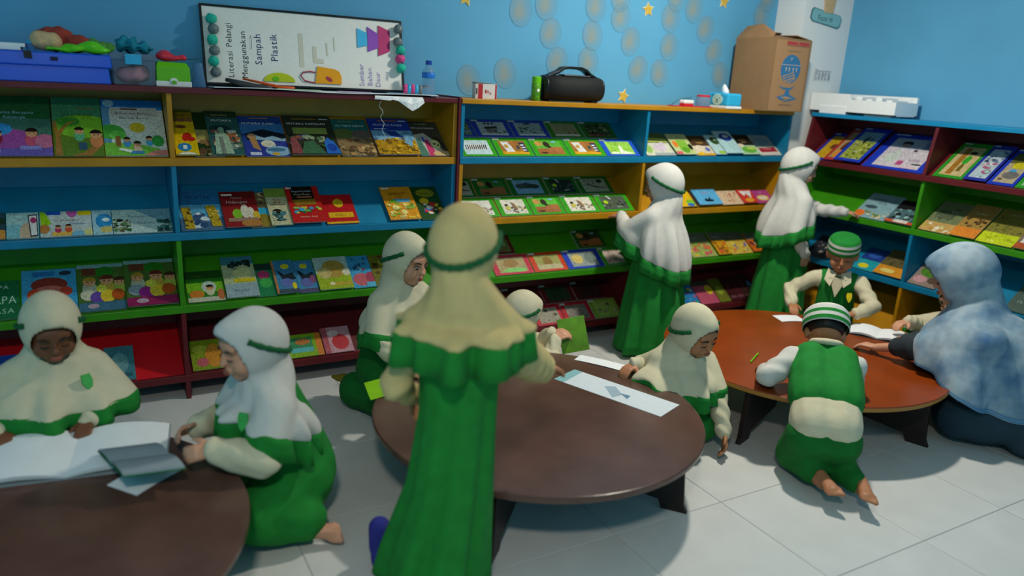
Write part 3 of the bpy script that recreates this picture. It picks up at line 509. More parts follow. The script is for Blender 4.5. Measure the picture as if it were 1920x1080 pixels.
for (s0, wd, t, bc, pic, ops, lab) in (
    (.024, .14, 1, G2, '#7f9a9a', forest, 'blue sleeved card of a forest, far left of the blue row'),
    (.170, .226, 1, G2, '#a8b8bc', hut, 'blue sleeved card of a dark roofed house, upper tier of the blue row'),
    (.402, .232, 1, G2, '#93aaae', village, 'blue sleeved card of a green village, third in the upper tier of the blue row'),
    (.640, .230, 1, '#2a7a24', '#8f9068', fieldp, 'green sleeved card of a sandy plain, upper tier of the blue row'),
    (.875, .230, 1, '#226a24', '#3c4a34', forest, 'green sleeved card of dark jungle, right end of the upper tier of the blue row'),
    (.024, .213, 0, G1, '#bcd3da', zebra, 'green sleeved card of a black and white striped fish, left of the blue row'),
    (.243, .222, 0, G1, '#9a6a30', caf, 'green sleeved card of a white dog in a shop, beside the striped fish card'),
    (.470, .226, 0, G1, '#54a838', horse, 'green sleeved card of brown animals, middle of the blue row lower tier'),
    (.700, .244, 0, G1, '#9a6a30', caf, 'green sleeved card of a white dog in a shop, beside the blue gecko card'),
    (.948, .242, 0, '#1c52c0', '#93c84c', gecko, 'blue sleeved card of a white gecko on lime green, right end of the lower tier')):
    card(1, s0, wd, t, bc, pic, ops, lab)
for (s0, wd, t, pic, ops, lab) in (
    (.037, .146, 1, '#a8a490', tree2, 'green sleeved card of pale trees, far left of the yellow second row'),
    (.188, .216, 1, '#3c7a34', horse, 'green sleeved card of brown animals, upper tier of the yellow second row'),
    (.408, .245, 1, '#7fa8c8', dino, 'green sleeved card of a dark lizard on blue, upper tier of the yellow second row'),
    (.658, .215, 1, '#20302a', market, 'green sleeved card of a dark market, upper tier of the yellow second row'),
    (.877, .243, 1, '#a3a38c', tree2, 'green sleeved card of twisted branches at the right, yellow second row'),
    (.037, .232, 0, '#d8d6cc', family, 'green sleeved card left of the walking girl on the yellow second row'),
    (.277, .200, 0, '#d5d1c0', family, 'green sleeved card of a family, first one right of the walking girl'),
    (.482, .214, 0, '#5cb83c', horse, 'green sleeved card of brown animals, lower tier of the yellow second row'),
    (.700, .236, 0, '#d5d1c0', family, 'green sleeved card of a family, right of the brown animals card'),
    (.942, .244, 0, '#4a5648', market, 'green sleeved card of a dark market touched by the standing girl')):
    card(2, s0, wd, t, G1 if not t else '#1f6a1c', pic, ops, lab)
for (s0, wd, t, bc, pic, ops, lab) in (
    (.258, .19, 1, '#5a1c20', '#6a6a34', forest, 'dark red sleeved card in the upper tier of the green third row'),
    (.885, .212, 1, '#1f5a1c', '#33402c', horse, 'dark green sleeved card in the upper tier of the green third row'),
    (.258, .249, 0, '#c02c48', '#a89a6c', [('e', .55, .2, .3, .12, '#7fc86c'), ('e', .5, .55, .2, .2, '#9a7a48')], 'pink red sleeved card with a green leaf on the green third row'),
    (.513, .227, 0, '#c83c20', '#9a9a58', [('e', .5, .5, .14, .25, '#8a6a34'), ('r', .14, .1, .88, .35, '#b8b088')], 'orange red sleeved card on the green third row'),
    (.745, .257, 0, '#1c3cb4', '#8f9a94', [('e', .35, .5, .15, .25, '#d0b868'), ('e', .7, .5, .15, .3, '#6a7a74')], 'blue sleeved card with a yellow bird on the green third row'),
    (1.008, .183, 0, G1, '#b8a89c', [('blob', .2, .2, .8, .8, 14, 97, ['#a88a7c', '#c8b8ac', '#8a6a60'], .1)], 'green sleeved card of beige faces at the right of the green third row')):
    card(3, s0, wd, t, bc, pic, ops, lab)
for (s0, wd, t, bc, pic, lab) in (
    (.415, .257, 1, '#641820', '#4a1c20', 'dark maroon sleeved card at the left of the maroon bottom row'), (.678, .224, 1, '#6a1820', '#2c4030', 'maroon sleeved card with a green picture in the maroon bottom row'), (.908, .234, 1, '#5a161c', '#3a2020', 'dark maroon sleeved card at the right of the maroon bottom row'),
    (.558, .197, 0, '#b81c30', '#9a9484', 'red sleeved card with a beige picture in the maroon bottom row'), (.760, .205, 0, '#b01c30', '#7a726c', 'red sleeved card with a grey picture in the maroon bottom row'), (.970, .207, 0, '#7f9a3c', '#8fae4c', 'lime green card at the right of the maroon bottom row')):
    card(4, s0, wd, t, bc, pic, [('blob', .16, .14, .86, .8, 12, int(s0 * 1000), ['#5a5a4c', '#8f8a7c', '#3c4038', '#a8a48c'], .12)] if t == 0 else [('blob', .16, .14, .86, .8, 10, int(s0 * 999), ['#3a2a28', '#5a3c38', '#26302a'], .12)], lab)
# middle shelf, right-hand compartments
BR(1, 1.240, .225, .201, 'garden book with a pale rabbit, first right of the blue divider of the middle shelf', [('bg', '#c8cdb8'), ('r', 0, .55, 1, 1, '#4a6a3c'), ('p', [(0, .8), (1, .74), (1, .68), (0, .72)], '#b4bc54'), ('p', [(0, .66), (1, .62), (1, .58), (0, .6)], '#b4bc54'), ('e', .6, .35, .22, .18, '#c8bccc'), ('e', .75, .5, .08, .1, '#c8bccc'), ('e', .15, .3, .15, .2, '#8fb85c'), ('r', .3, 0, 1, .12, '#9aa4a8')])
BR(1, 1.470, .16, .183, 'green book with a red fox and black bird on the blue row', [('bg', '#b8c488'), ('r', .3, .2, .8, .7, '#7fb43c'), ('t', .6, .78, .1, 'Kancil', '#4a7a2c', 0, .5), ('e', .2, .5, .12, .16, '#d8762c'), ('e', .88, .36, .1, .14, '#15171a'), ('e', .55, .2, .2, .14, '#5a9a2c'), ('r', .0, 0, .3, .14, '#c85a68')], lay=1)
BR(1, 1.635, .157, .181, 'brown and cream book with yellow lettering on the blue row', [('bg', '#cfc4b0'), ('r', 0, .48, 1, 1, '#4a3424'), ('t', .5, .76, .1, 'TERBANG', '#d8b058', 0, .75), ('t', .55, .6, .1, 'TINGGI', '#d8b058', 0, .55), ('e', .4, .35, .3, .16, '#dccbb4'), ('e', .75, .3, .13, .1, '#5a6ab0'), ('r', 0, 0, 1, .1, '#c89c24'), ('e', .3, .1, .15, .08, '#d8b428')])
BR(1, 1.787, .10, .178, 'thin pale book with a dark green monster on the blue row', [('bg', '#a8c8cc'), ('e', .6, .7, .36, .2, '#2c4a24'), ('e', .7, .76, .08, .05, '#e0e4d0'), ('e', .6, .1, .3, .08, '#8fb82c')], lay=1)
BR(1, 1.872, .146, .206, 'pale blue book with a dark blue whale on the blue row', [('bg', '#a4c8cc'), ('e', .55, .72, .36, .18, '#1c3a94'), ('e', .5, .76, .08, .06, '#e4ead8'), ('e', .65, .75, .07, .06, '#e4ead8'), ('p', [(.15, .8), (.3, .7), (.2, .62)], '#1c3a94')], lay=2)
BR(1, 2.022, .157, .187, 'black and green book with small gold lettering on the blue row', [('bg', '#a8c8a0'), ('r', 0, .45, 1, 1, '#201c18'), ('t', .5, .7, .08, 'RAHASIA', '#c8a868', 0, .7), ('t', .5, .58, .08, 'RIMBA', '#c8a868', 0, .5), ('e', .2, .45, .18, .08, '#d8c8b0'), ('e', .5, .22, .4, .16, '#5fa83c'), ('e', .7, .3, .3, .08, '#a8c85c')], lay=1)
BR(1, 2.188, .196, .196, 'grey book with a red bus at the right end of the blue row', [('bg', '#98a09c'), ('e', .45, .68, .34, .22, '#7f929c'), ('r', 0, .0, 1, .42, '#c8cbb8'), ('p', [(.1, .34), (.9, .4), (.95, .18), (.12, .14)], '#9a1c2c'), ('r', .3, .26, .7, .36, '#b85a60'), ('r', .1, .02, .9, .1, '#d0bcc0')])
for (s0, wd, L, base, ops, lab, ly) in (
    (1.390, .155, .132, '#c8b01c', [('e', .5, .4, .3, .25, '#8a4a1c')], 'yellow booklet behind the standing girl on the yellow second row', 0),
    (1.545, .150, .130, '#e0b414', [('e', .7, .25, .3, .2, '#7fb82c'), ('e', .6, .1, .2, .1, '#2a6ab8'), ('r', .86, 0, 1, 1, '#4a2c1c')], 'yellow and green booklet right of the standing girl', 1),
    (1.697, .200, .135, '#5aa8d4', [('t', .5, .72, .14, 'ELANG', '#c02c34', 0, .5), ('e', .5, .25, .2, .08, '#151a20'), ('p', [(.45, .3), (.6, .5), (.55, .2)], '#151a20'), ('p', [(.3, .3), (.4, .4), (.5, .2)], '#151a20')], 'light blue booklet with a black bird on the yellow second row', 2),
    (1.902, .194, .123, '#d0b494', [('blob', .1, .1, .9, .9, 16, 101, ['#c8684c', '#dcc8a8', '#b88a64'], .12), ('t', .4, .2, .16, 'SUP', '#c85a34', 0, .4)], 'cream booklet with red drawings on the yellow second row', 1),
    (2.085, .130, .118, '#c8362c', [('p', [(.1, .9), (.3, .5), (.5, .7), (.7, .3), (.95, .9)], '#dcd4d0'), ('e', .5, .2, .3, .15, '#d89a2c')], 'red and white booklet on the yellow second row', 2),
    (2.213, .168, .118, '#a83c80', [('e', .5, .4, .34, .22, '#d8b45c'), ('e', .5, .4, .24, .13, '#ddd4c0'), ('t', .5, .78, .12, 'SUPER', '#dcb0cc', 0, .6)], 'purple booklet with a yellow bowl at the right end of the yellow second row', 1)):
    BR(2, s0, wd, L, lab, [('bg', base)] + ops, lay=ly)
for (s0, wd, L, base, cols, lab, ly) in (
    (1.705, .217, .209, '#9aa45c', ['#d8b83c', '#c86a3c', '#7fae3c', '#e0cc60', '#c8505c'], 'yellow and green storybook right of the standing girl on the green third row', 0),
    (1.930, .117, .196, '#c8941c', ['#d8a828', '#8a5a1c', '#c8602c'], 'narrow amber storybook on the green third row', 1),
    (2.055, .192, .195, '#cfb44c', ['#e0cc54', '#5a78b8', '#d8823c', '#c8a83c', '#a85a90'], 'yellow storybook with purple balloons on the green third row', 0),
    (2.250, .132, .172, '#c8641c', ['#e07a24', '#5a2c3c', '#d8d0c0', '#a8481c'], 'orange storybook at the right end of the green third row', 1)):
    BR(3, s0, wd, L, lab, [('bg', base), ('r', 0, .62, 1, 1, '#5a6a5c'), ('blob', .05, .04, .95, .6, 22, int(s0 * 100), cols, .13), ('t', .5, .72, .1, 'CERITA', '#a8b0a0', 0, .7)], lay=ly)  # darker upper band: shade of the board above put into the cover
BR(4, 1.640, .19, .194, 'blue and yellow patterned book on the maroon bottom row', [('bg', '#2a78b8'), ('blob', .05, .05, .95, .9, 22, 111, ['#d8b428', '#c83c3c', '#d8dcd8', '#2a9a5c', '#3a94d0'], .12)])
BR(4, 1.838, .162, .191, 'pink book with a yellow corner on the maroon bottom row', [('bg', '#b8506c'), ('e', .8, .6, .2, .2, '#d8c028'), ('r', 0, .8, 1, 1, '#3c3c34')])
BR(4, 2.008, .10, .200, 'olive book on the maroon bottom row', [('bg', '#6a7024'), ('e', .5, .5, .3, .2, '#8a9a34')])
for i in range(4):
    BR(4, 2.115 + i * .067, .067, .215, ['dark maroon slim book next to the olive book', 'dark maroon slim book, second from the olive book', 'dark brown slim book, third from the olive book', 'dark slim book with a blue corner at the right end of the bottom row'][i], [('bg', ['#3c161c', '#451a20', '#36201c', '#2c2024'][i]), ('r', .1, .1, .9, .2, '#6a4048'), ('e', .6, .6, .3, .12, ['#5a2c30', '#4a2428', '#4c3430', '#4a78a0'][i])])

# right wall shelf
def board(s0, wd, L, border, pic, ops, label, row=1, lay=0):
    return BW(row, s0, wd, L, label, [('bg', border), ('r', .06, .95, .3, .985, '#c4cad0'), ('r', .14, .07, .88, .88, pic), ('win', .14, .07, .88, .88)] + ops, cat='card', name='picture_card', th=.003, lay=lay)
board(.036, .165, .284, '#1c2f9c', '#c09a20', [('e', .6, .5, .2, .1, '#6a3c24')], 'blue edged picture card in yellow, left end of the right wall shelf', lay=0)
board(.150, .150, .342, '#a82c30', '#a8885c', [('e', .5, .4, .2, .2, '#4a2814'), ('e', .4, .2, .2, .12, '#c8862c'), ('e', .6, .15, .1, .06, '#dcd0bc')], 'red edged picture card, second from the left on the right wall shelf', lay=1)
board(.230, .200, .345, '#1a35b0', '#7fa0b4', [('r', .14, .07, .88, .6, '#8f9a3c'), ('blob', .14, .07, .88, .62, 40, 121, ['#a4ac48', '#6a7a2c', '#c8c870', '#4a5a24', '#b4b890'], .06), ('p', [(.4, .6), (.5, .5), (.55, .66), (.53, .75)], '#23282c'), ('p', [(.6, .6), (.7, .7), (.72, .64)], '#23282c')], 'blue edged card of a flowering bush on the right wall shelf', lay=2)
board(.435, .405, .345, '#1a35b0', '#c4bcc4', [('r', .14, .6, .88, .88, '#9fabb8'), ('r', .66, .62, .88, .84, '#74809c'), ('e', .38, .74, .09, .06, '#1c1a1c'), ('e', .38, .68, .07, .05, '#a8887c'), ('p', [(.2, .3), (.36, .62), (.46, .3), (.34, .14)], '#b9c4bc'), ('e', .6, .56, .03, .03, '#33302e'), ('r', .48, .14, .58, .26, '#b04a78'), ('e', .72, .3, .1, .03, '#a89aa4'), ('e', .8, .2, .08, .02, '#3c3434'), ('e', .3, .46, .02, .01, '#4a4044'), ('e', .7, .1, .14, .05, '#c8b0b8')], 'wide blue edged picture card beside the maroon divider')
board(.900, .176, .322, '#2a8a24', '#bfa978', [('p', [(.3, .1), (.5, .1), (.46, .85), (.3, .85)], '#9a6a24'), ('e', .6, .52, .1, .13, '#2f9a24'), ('e', .62, .72, .12, .04, '#201c14'), ('p', [(.54, .2), (.68, .2), (.66, .4), (.56, .4)], '#6a5a1c')], 'green edged card of a figure in green, right of the maroon divider')
board(1.080, .128, .314, '#222f96', '#a8b8c0', [('blob', .2, .5, .86, .86, 14, 131, ['#2c3a5c', '#4a5a8c', '#6a7a9c'], .07), ('blob', .2, .1, .86, .5, 16, 132, ['#c8a8b4', '#8fc0b4', '#d4dcdc', '#a85a7c'], .08)], 'narrow indigo card with a pale strip on the right wall shelf', lay=1)
board(1.208, .142, .312, '#1a35b0', '#a89a7c', [('r', .14, .6, .88, .88, '#5a5a24'), ('e', .6, .55, .3, .09, '#c4b820'), ('e', .5, .4, .14, .04, '#3a94c8'), ('e', .55, .28, .3, .1, '#6a6664'), ('e', .3, .16, .08, .03, '#5a4a34')], 'blue edged card of a grey beast and yellow cloth on the right wall shelf')
board(1.353, .16, .310, '#2c9024', '#9ab08c', [('e', .5, .4, .3, .2, '#6a8a54')], 'green edged card at the right end of the right wall shelf')
BW(2, .433, .225, .234, 'pale blue book with black lettering, left on the green row of the right wall shelf', [('bg', '#7fa4ac'), ('t', .55, .74, .11, 'SAHABAT ALAM', '#1a1c20', 0, .7), ('t', .55, .6, .09, 'KECIL', '#1a1c20', 0, .4), ('e', .3, .45, .2, .07, '#3a5058'), ('e', .12, .14, .18, .14, '#d8702c'), ('blob', .25, .03, .98, .3, 18, 141, ['#8a9a4c', '#c8b87c', '#d8ccb0', '#5a7a3c'], .09)])
BW(2, .663, .183, .205, 'black and teal book beside the green divider of the right wall shelf', [('bg', '#4a6a70'), ('r', 0, .6, 1, 1, '#17191c'), ('blob', .05, .1, .95, .62, 24, 143, ['#6a9aa0', '#1c2426', '#8fb4b4', '#3a5458'], .12), ('r', 0, 0, 1, .1, '#c8502c'), ('r', .3, .02, .8, .14, '#d0ccc4')], lay=1)
BW(2, .883, .187, .273, 'grey green book with a tortoise shell, right of the green divider', [('bg', '#6f7a54'), ('t', .65, .74, .09, 'SIRIP', '#20201a', 0, .45), ('e', .4, .55, .3, .16, '#57604a'), ('blob', .1, .4, .7, .7, 12, 145, ['#4a5440', '#7f8a6c'], .09), ('r', 0, 0, 1, .3, '#c09a58'), ('blob', 0, 0, 1, .26, 16, 146, ['#a8b04c', '#d8c88c', '#b88a44', '#dcd4b8'], .08)])
BW(2, 1.072, .143, .277, 'tan and orange book on the green row of the right wall shelf', [('bg', '#a08040'), ('r', 0, 0, 1, .28, '#d8822c'), ('t', .5, .7, .1, 'Semut', '#d0c898', 0, .8), ('blob', .05, .3, .95, .6, 16, 148, ['#5a4424', '#7a6034', '#46351c'], .07)], lay=1)
BW(2, 1.218, .194, .292, 'lime and olive book with rows of lettering, right wall green row', [('bg', '#8a9a28'), ('r', 0, .3, 1, 1, '#7f7a34'), ('t', .5, .82, .08, 'DUNIA', '#b8b08c', 0, .7), ('blob', .05, .35, .95, .75, 22, 151, ['#5a6424', '#3a4a1c', '#6a6a2c'], .05), ('r', 0, 0, 1, .3, '#bccc20'), ('blob', .05, .03, .95, .27, 14, 152, ['#d4dc50', '#a4b418'], .06)])
BW(2, 1.415, .167, .274, 'brown book with a white house at the right of the green row', [('bg', '#7a6a5c'), ('r', 0, 0, 1, .16, '#a8502c'), ('p', [(.1, .16), (.1, .34), (.5, .5), (.9, .34), (.9, .16)], '#d8d4cc')], lay=1)
BW(3, .12, .175, .206, 'dark book of flowers behind the girl in the corner, blue row', [('bg', '#2c3038'), ('blob', .05, .05, .95, .95, 22, 161, ['#5a4a50', '#8a7a80', '#3a3438', '#20242a', '#a89a98'], .1)])
BW(3, .500, .148, .203, 'dark blue and teal book left on the blue row of the right wall shelf', [('bg', '#1c3a84'), ('r', 0, 0, 1, .45, '#1f9aa8'), ('e', .4, .18, .25, .1, '#d8cc20'), ('e', .5, .7, .3, .14, '#2c58b0')])
BW(3, .652, .200, .222, 'olive and orange book beside the blue divider', [('bg', '#5c5434'), ('r', 0, 0, 1, .35, '#d08c24'), ('blob', .1, .4, .9, .9, 14, 163, ['#4a4630', '#6c6444', '#3c3a28'], .1), ('e', .4, .16, .25, .08, '#dcc870')], lay=1)
BW(3, .883, .172, .199, 'green and pink book right of the blue divider, beside the seated woman', [('bg', '#8a7a70'), ('e', .5, .62, .4, .25, '#4a7a24'), ('e', .3, .25, .25, .15, '#c09094'), ('e', .75, .3, .2, .15, '#5a4438')])
BW(3, 1.442, .137, .327, 'grey green book at the right end of the blue row, behind the seated woman', [('bg', '#4a5c54'), ('e', .5, .6, .34, .2, '#6f8078'), ('e', .5, .6, .22, .12, '#3c4a44'), ('t', .5, .2, .08, 'ULAR', '#93a49a', 0, .7)])
BW(4, 1.38, .19, .24, 'blue and green book on the yellow bottom row, behind the seated woman', [('bg', '#3a6ab0'), ('blob', .05, .05, .95, .9, 16, 171, ['#6fae3c', '#d8762c', '#c8d4dc', '#2a4a90'], .12)])
# ------------------------------------------------------------ things on top of the shelves and on the walls
TZ = 1.40
# whiteboard, standing on the left shelf and leaning back against the wall
WBX, WBW, WBH = -1.172, .945, .349
tl = math.asin((.268 - .205) / WBH)
wb = empty('whiteboard', (WBX, .205, TZ + .012)); wb.rotation_euler = (R(90) - tl, 0, 0)
tag(wb, 'whiteboard in a black frame leaning on the wall above the left shelf', 'whiteboard')
mb = MB(); mb.col = lin('#e4e3dc'); mb.box(.008, WBW - .008, .008, WBH - .008, -.012, 0); ar = Art(mb, WBW, WBH, .0003)
u = lambda X: (X - WBX) / WBW
for X, y, sz, tx, c in ((-1.045, .64, .105, 'Pelangi', '#20262c'), (-1.045, .27, .105, 'Literasi', '#20262c'), (-.985, .40, .105, 'Menggunakan', '#20262c'), (-.918, .48, .125, 'Sampah', '#2c2f66'), (-.845, .52, .13, 'Plastik', '#2c2f66')):
    ar.t(u(X), y, sz, tx, c, PI / 2)
ar.e(u(-.962), .56, .004, .09, '#5a6266'); ar.e(u(-.964), .56, .003, .085, '#e4e3dc')
for X, z0, z1, w_ in ((-.735, .28, .72, .022), (-.672, .36, .56, .02), (-.655, .34, .40, .05), (-.612, .45, .62, .008), (-.575, .52, .70, .006)):
    ar.r(u(X) - w_ / 2, z0, u(X) + w_ / 2, z1, '#cdc8b6')
for X, y, tx in ((-.435, .22, 'Sumber'), (-.393, .2, 'Bahan'), (-.352, .17, 'Daur')): ar.t(u(X), y, .1, tx, '#a393c4', PI / 2)
ar.t(u(-.31), .22, .06, 'ulang', '#8a90a4', PI / 2)
mb.build('writing_surface', 'print_flat', wb)
for nm, (a, b, c_, d) in (('frame_rail', (0, WBW, 0, .009)), ('frame_rail', (0, WBW, WBH - .009, WBH)), ('frame_stile', (0, .009, .009, WBH - .009)), ('frame_stile', (WBW - .009, WBW, .009, WBH - .009))):
    MB().box(a, b, c_, d, -.014, .005).build(nm, 'black_frame', wb)
WBM = Matrix.Translation((WBX, .205, TZ + .012)) @ Euler((R(90) - tl, 0, 0)).to_matrix().to_4x4()
def onboard(X, z, h=0): # point in front of the board face
    return WBM @ Vector((X - WBX, (z - TZ) / math.cos(tl), h))
def rnd_ball(name, c, r, m, seed, lump=.12, n=18, h=12, sq=(1, 1, 1)):
    mb = MB(); mb.ell((0, 0, 0), (r * sq[0], r * sq[1], r * sq[2]), None, n, h); me = mb.mesh(name, 0, True); rg = Vector((seed * 3.1, seed * 1.7, seed))
    for v in me.vertices: v.co *= 1 + lump * noise.noise(v.co / r * 1.6 + rg)
    return link(name, me, m, None, c)
gp = 'round balls stuck on the whiteboard'
for i, (X, z, m, lab) in enumerate(((-1.128, 1.677, 'pom_teal', 'topmost teal ball on the left edge of the whiteboard'), (-1.122, 1.634, 'pom_grey', 'upper grey ball on the left edge of the whiteboard'), (-1.130, 1.588, 'pom_teal', 'middle teal ball on the left edge of the whiteboard'), (-1.124, 1.543, 'pom_grey', 'lower grey ball on the left edge of the whiteboard'), (-1.132, 1.497, 'pom_teal', 'lowest teal ball on the left edge of the whiteboard'), (-1.126, 1.450, 'pom_grey', 'grey ball at the bottom left corner of the whiteboard'),
    (-.252, 1.698, 'pom_grey', 'top grey ball on the right edge of the whiteboard'), (-.258, 1.638, 'pom_grey', 'second grey ball on the right edge of the whiteboard'), (-.246, 1.598, 'pom_teal', 'flattened teal ball under the grey ones on the whiteboard'), (-.250, 1.556, 'pom_pink', 'pink ball on the right edge of the whiteboard'), (-.248, 1.512, 'pom_teal', 'teal ball below the pink one on the whiteboard'))):
    tag(rnd_ball('ball', onboard(X, z, .024), .0235, m, i + 1, .1 if m == 'pom_grey' else .2, sq=(1, 1, .95)), lab, 'ball', gp)
def sheet(name, pts, m, label, cat, M_, th=.002, h=.0015, group=None, parent=None):
    mb = MB(); mb.prism(pts, h, h + th, 'z'); o = mb.build(name, m, parent); o.matrix_world = M_
    if label: tag(o, label, cat, group)
    return o
def bp(pts): return [(X - WBX, (z - TZ) / math.cos(tl)) for X, z in pts]
gs = 'paper shapes on the whiteboard'
sheet('paper_shape', bp(((-.458, 1.692), (-.410, 1.672), (-.411, 1.614), (-.460, 1.602))), 'cyan', 'light blue paper shape on the whiteboard', 'paper', WBM, .004, group=gs)
sheet('paper_shape', bp(((-.407, 1.702), (-.352, 1.672), (-.354, 1.606), (-.408, 1.585))), 'purple', 'purple paper shape on the whiteboard', 'paper', WBM, .004, group=gs)
sheet('paper_shape', bp(((-.350, 1.712), (-.291, 1.690), (-.296, 1.592), (-.356, 1.568))), 'magenta', 'magenta paper shape on the whiteboard, nearest the balls', 'paper', WBM, .004, group=gs)
bag = sheet('paper_bag_cutout', bp(((-.678, 1.424), (-.664, 1.502), (-.580, 1.492), (-.560, 1.482), (-.550, 1.46), (-.552, 1.424))), 'yellow_bag', 'yellow paper bag cutout with red handle at the foot of the whiteboard', 'cutout', WBM, .006)
hp = [Vector((-.674 - WBX, .03 + .045, .004)), Vector((-.70 - WBX, .078, .006)), Vector((-.735 - WBX, .073, .006)), Vector((-.745 - WBX, .055, .006)), Vector((-.728 - WBX, .034, .006)), Vector((-.68 - WBX, .026, .004))]
MB().tube(hp, .003, 6).build('handle', 'pink_dark', bag, smooth=True)
mb = MB(); mb.prism([(-.612 - WBX + .016 * math.cos(t) * 1.0, .046 + .01 * math.sin(t) - .4 * .016 * math.cos(t)) for t in [2 * PI * i / 14 for i in range(14)]], .0075, .009, 'z').build('patch', 'pink_dark', bag)
fr = sheet('fruit_cutout', bp([(-.845 + .072 * math.cos(t), 1.424 + .040 * math.sin(t)) for t in [PI * i / 14 for i in range(15)]]), 'lime_paper', 'lime green half fruit cutout at the foot of the whiteboard', 'cutout', WBM, .004)
for v in fr.data.vertices: pass
fr.data.materials[0] = mat('lime_yellow_paper', '#b6c40e', .6, .06, 12)
mb = MB(); mb.prism([(-.862 - WBX + .016 * math.cos(t), .036 + .011 * math.sin(t)) for t in [2 * PI * i / 14 for i in range(14)]], .0056, .0075, 'z').build('seed', 'lime_plastic', fr)
o = MB().tube([(-1.012, .19, 1.443), (-.93, .16, 1.428), (-.86, .13, 1.414), (-.80, .11, 1.411)], [.004, .0055, .007, .008], 8).build('orange_crayon', 'orange', smooth=True); tag(o, 'long orange crayon lying in front of the whiteboard', 'crayon')
o = MB().tube([(-1.09, .17, 1.437), (-1.03, .15, 1.424), (-.95, .13, 1.413), (-.90, .11, 1.411)], [.008, .012, .009, .005], 8).build('craft_stick', 'dark_grey', smooth=True); tag(o, 'dark grey craft stick beside the orange crayon', 'stick')
# white card sheet hanging a little over the edge of the shelf, with coloured slips on it
mb = MB(); nx, ny = 24, 6; V = []
for j in range(ny + 1):
    for i in range(nx + 1):
        a, b = i / nx, j / ny; X = -1.165 + 1.03 * a; Yv = -.014 + .10 * a * 0 + .19 * b
        V.append((X, Yv, TZ + .0048 + .0035 * (1 + math.sin(a * 9)) * (1 - b) ** 2))
mb.add(V, [(j * (nx + 1) + i, j * (nx + 1) + i + 1, (j + 1) * (nx + 1) + i + 1, (j + 1) * (nx + 1) + i) for j in range(ny) for i in range(nx)])
me = mb.mesh('s', 0, True); bm = bmesh.new(); bm.from_mesh(me); thicken(bm, .003); bm.to_mesh(me); bm.free()
tag(link('card_sheet', me, 'paper'), 'long white card sheet lying along the top of the left shelf', 'sheet')
I4 = Matrix.Identity(4)
sheet('paper_slip', [(-.90, .02), (-.70, .015), (-.69, .09), (-.88, .095)], mat('pale_green_paper', '#8fb98c', .7, .05), 'pale green paper slip on the white card sheet', 'paper', Matrix.Translation((0, 0, TZ + .009)), .0015, 0, 'paper slips on the white sheet')
sheet('paper_slip', [(-.62, .02), (-.46, .012), (-.45, .07), (-.61, .08)], 'lilac', 'lilac paper slip on the white card sheet', 'paper', Matrix.Translation((0, 0, TZ + .009)), .0015, 0, 'paper slips on the white sheet')
# torn plastic wrap and a thread hanging from the sheet
mb = MB(); rd = random.Random(4); top = [Vector((-.46 + .03 * i, -.018, TZ - .002)) for i in range(9)]
bot = [t + Vector((.01 * rd.uniform(-1, 1), -.006 - .01 * rd.random(), -(.012 + .05 * math.exp(-((i - 6) / 1.4) ** 2) + .01 * rd.random()))) for i, t in enumerate(top)]
mb.loft([top, [a.lerp(b, .5) + Vector((0, -.008 * rd.random(), 0)) for a, b in zip(top, bot)], bot], False, False, False); me = mb.mesh('p', 0, True); bm = bmesh.new(); bm.from_mesh(me); thicken(bm, .001); bm.to_mesh(me); bm.free()
tag(link('plastic_wrap', me, 'tape'), 'torn clear plastic wrap hanging off the left shelf top', 'plastic')
pts = [Vector((-.435 + .008 * math.sin(i * 1.7) + .002 * i, -.012 + .004 * math.cos(i * 2.1), TZ - .004 - .0155 * i)) for i in range(15)]
tag(MB().tube(pts, .0011, 5).build('thread', 'tape', smooth=True), 'thin white thread dangling in front of the blue books', 'thread')
# striped cup lying on its side and water bottle
c0 = Vector((-.275, .08, TZ + .031)); ax = Vector((1, -.35, 0)).normalized()
cup = empty('striped_bottle', c0); cup.rotation_euler = (0, R(90), math.atan2(ax.y, ax.x)); tag(cup, 'small bottle with pink and teal stripes lying on the white sheet', 'bottle')
for i in range(5): MB().lathe([(.0235, -.005 + .018 * i), (.0245, .004 + .018 * i), (.0235, .013 + .018 * i)], n=18).build('stripe', ['pom_pink', 'sky_plastic', 'pom_pink', 'cyan', 'pom_grey'][i], cup, smooth=True)
MB().lathe([(.022, .085), (.026, .097), (.026, .112), (.015, .126), (.002, .128)], n=18).build('bulb_end', 'clear', cup, smooth=True)
wbt = empty('water_bottle', (-.142, .10, TZ)); tag(wbt, 'clear water bottle with blue cap and label beside the whiteboard', 'bottle')
MB().lathe([(.012, .0015), (.028, .001), (.031, .008), (.031, .05), (.029, .055), (.031, .062), (.031, .105), (.028, .122), (.018, .14), (.0135, .148), (.0135, .156)], n=24).build('bottle_body', 'clear', wbt, smooth=True)
MB().lathe([(.0318, .088), (.0324, .09), (.0324, .113), (.0312, .115)], n=24, caps=False).build('bottle_label', mat('bottle_label', '#1f6fc8', .4, .35, 60), wbt, smooth=True)
MB().lathe([(.0155, .152), (.0155, .17), (.013, .173)], n=20).build('bottle_cap', mat('bottle_cap', '#123f9c', .4, 0), wbt)

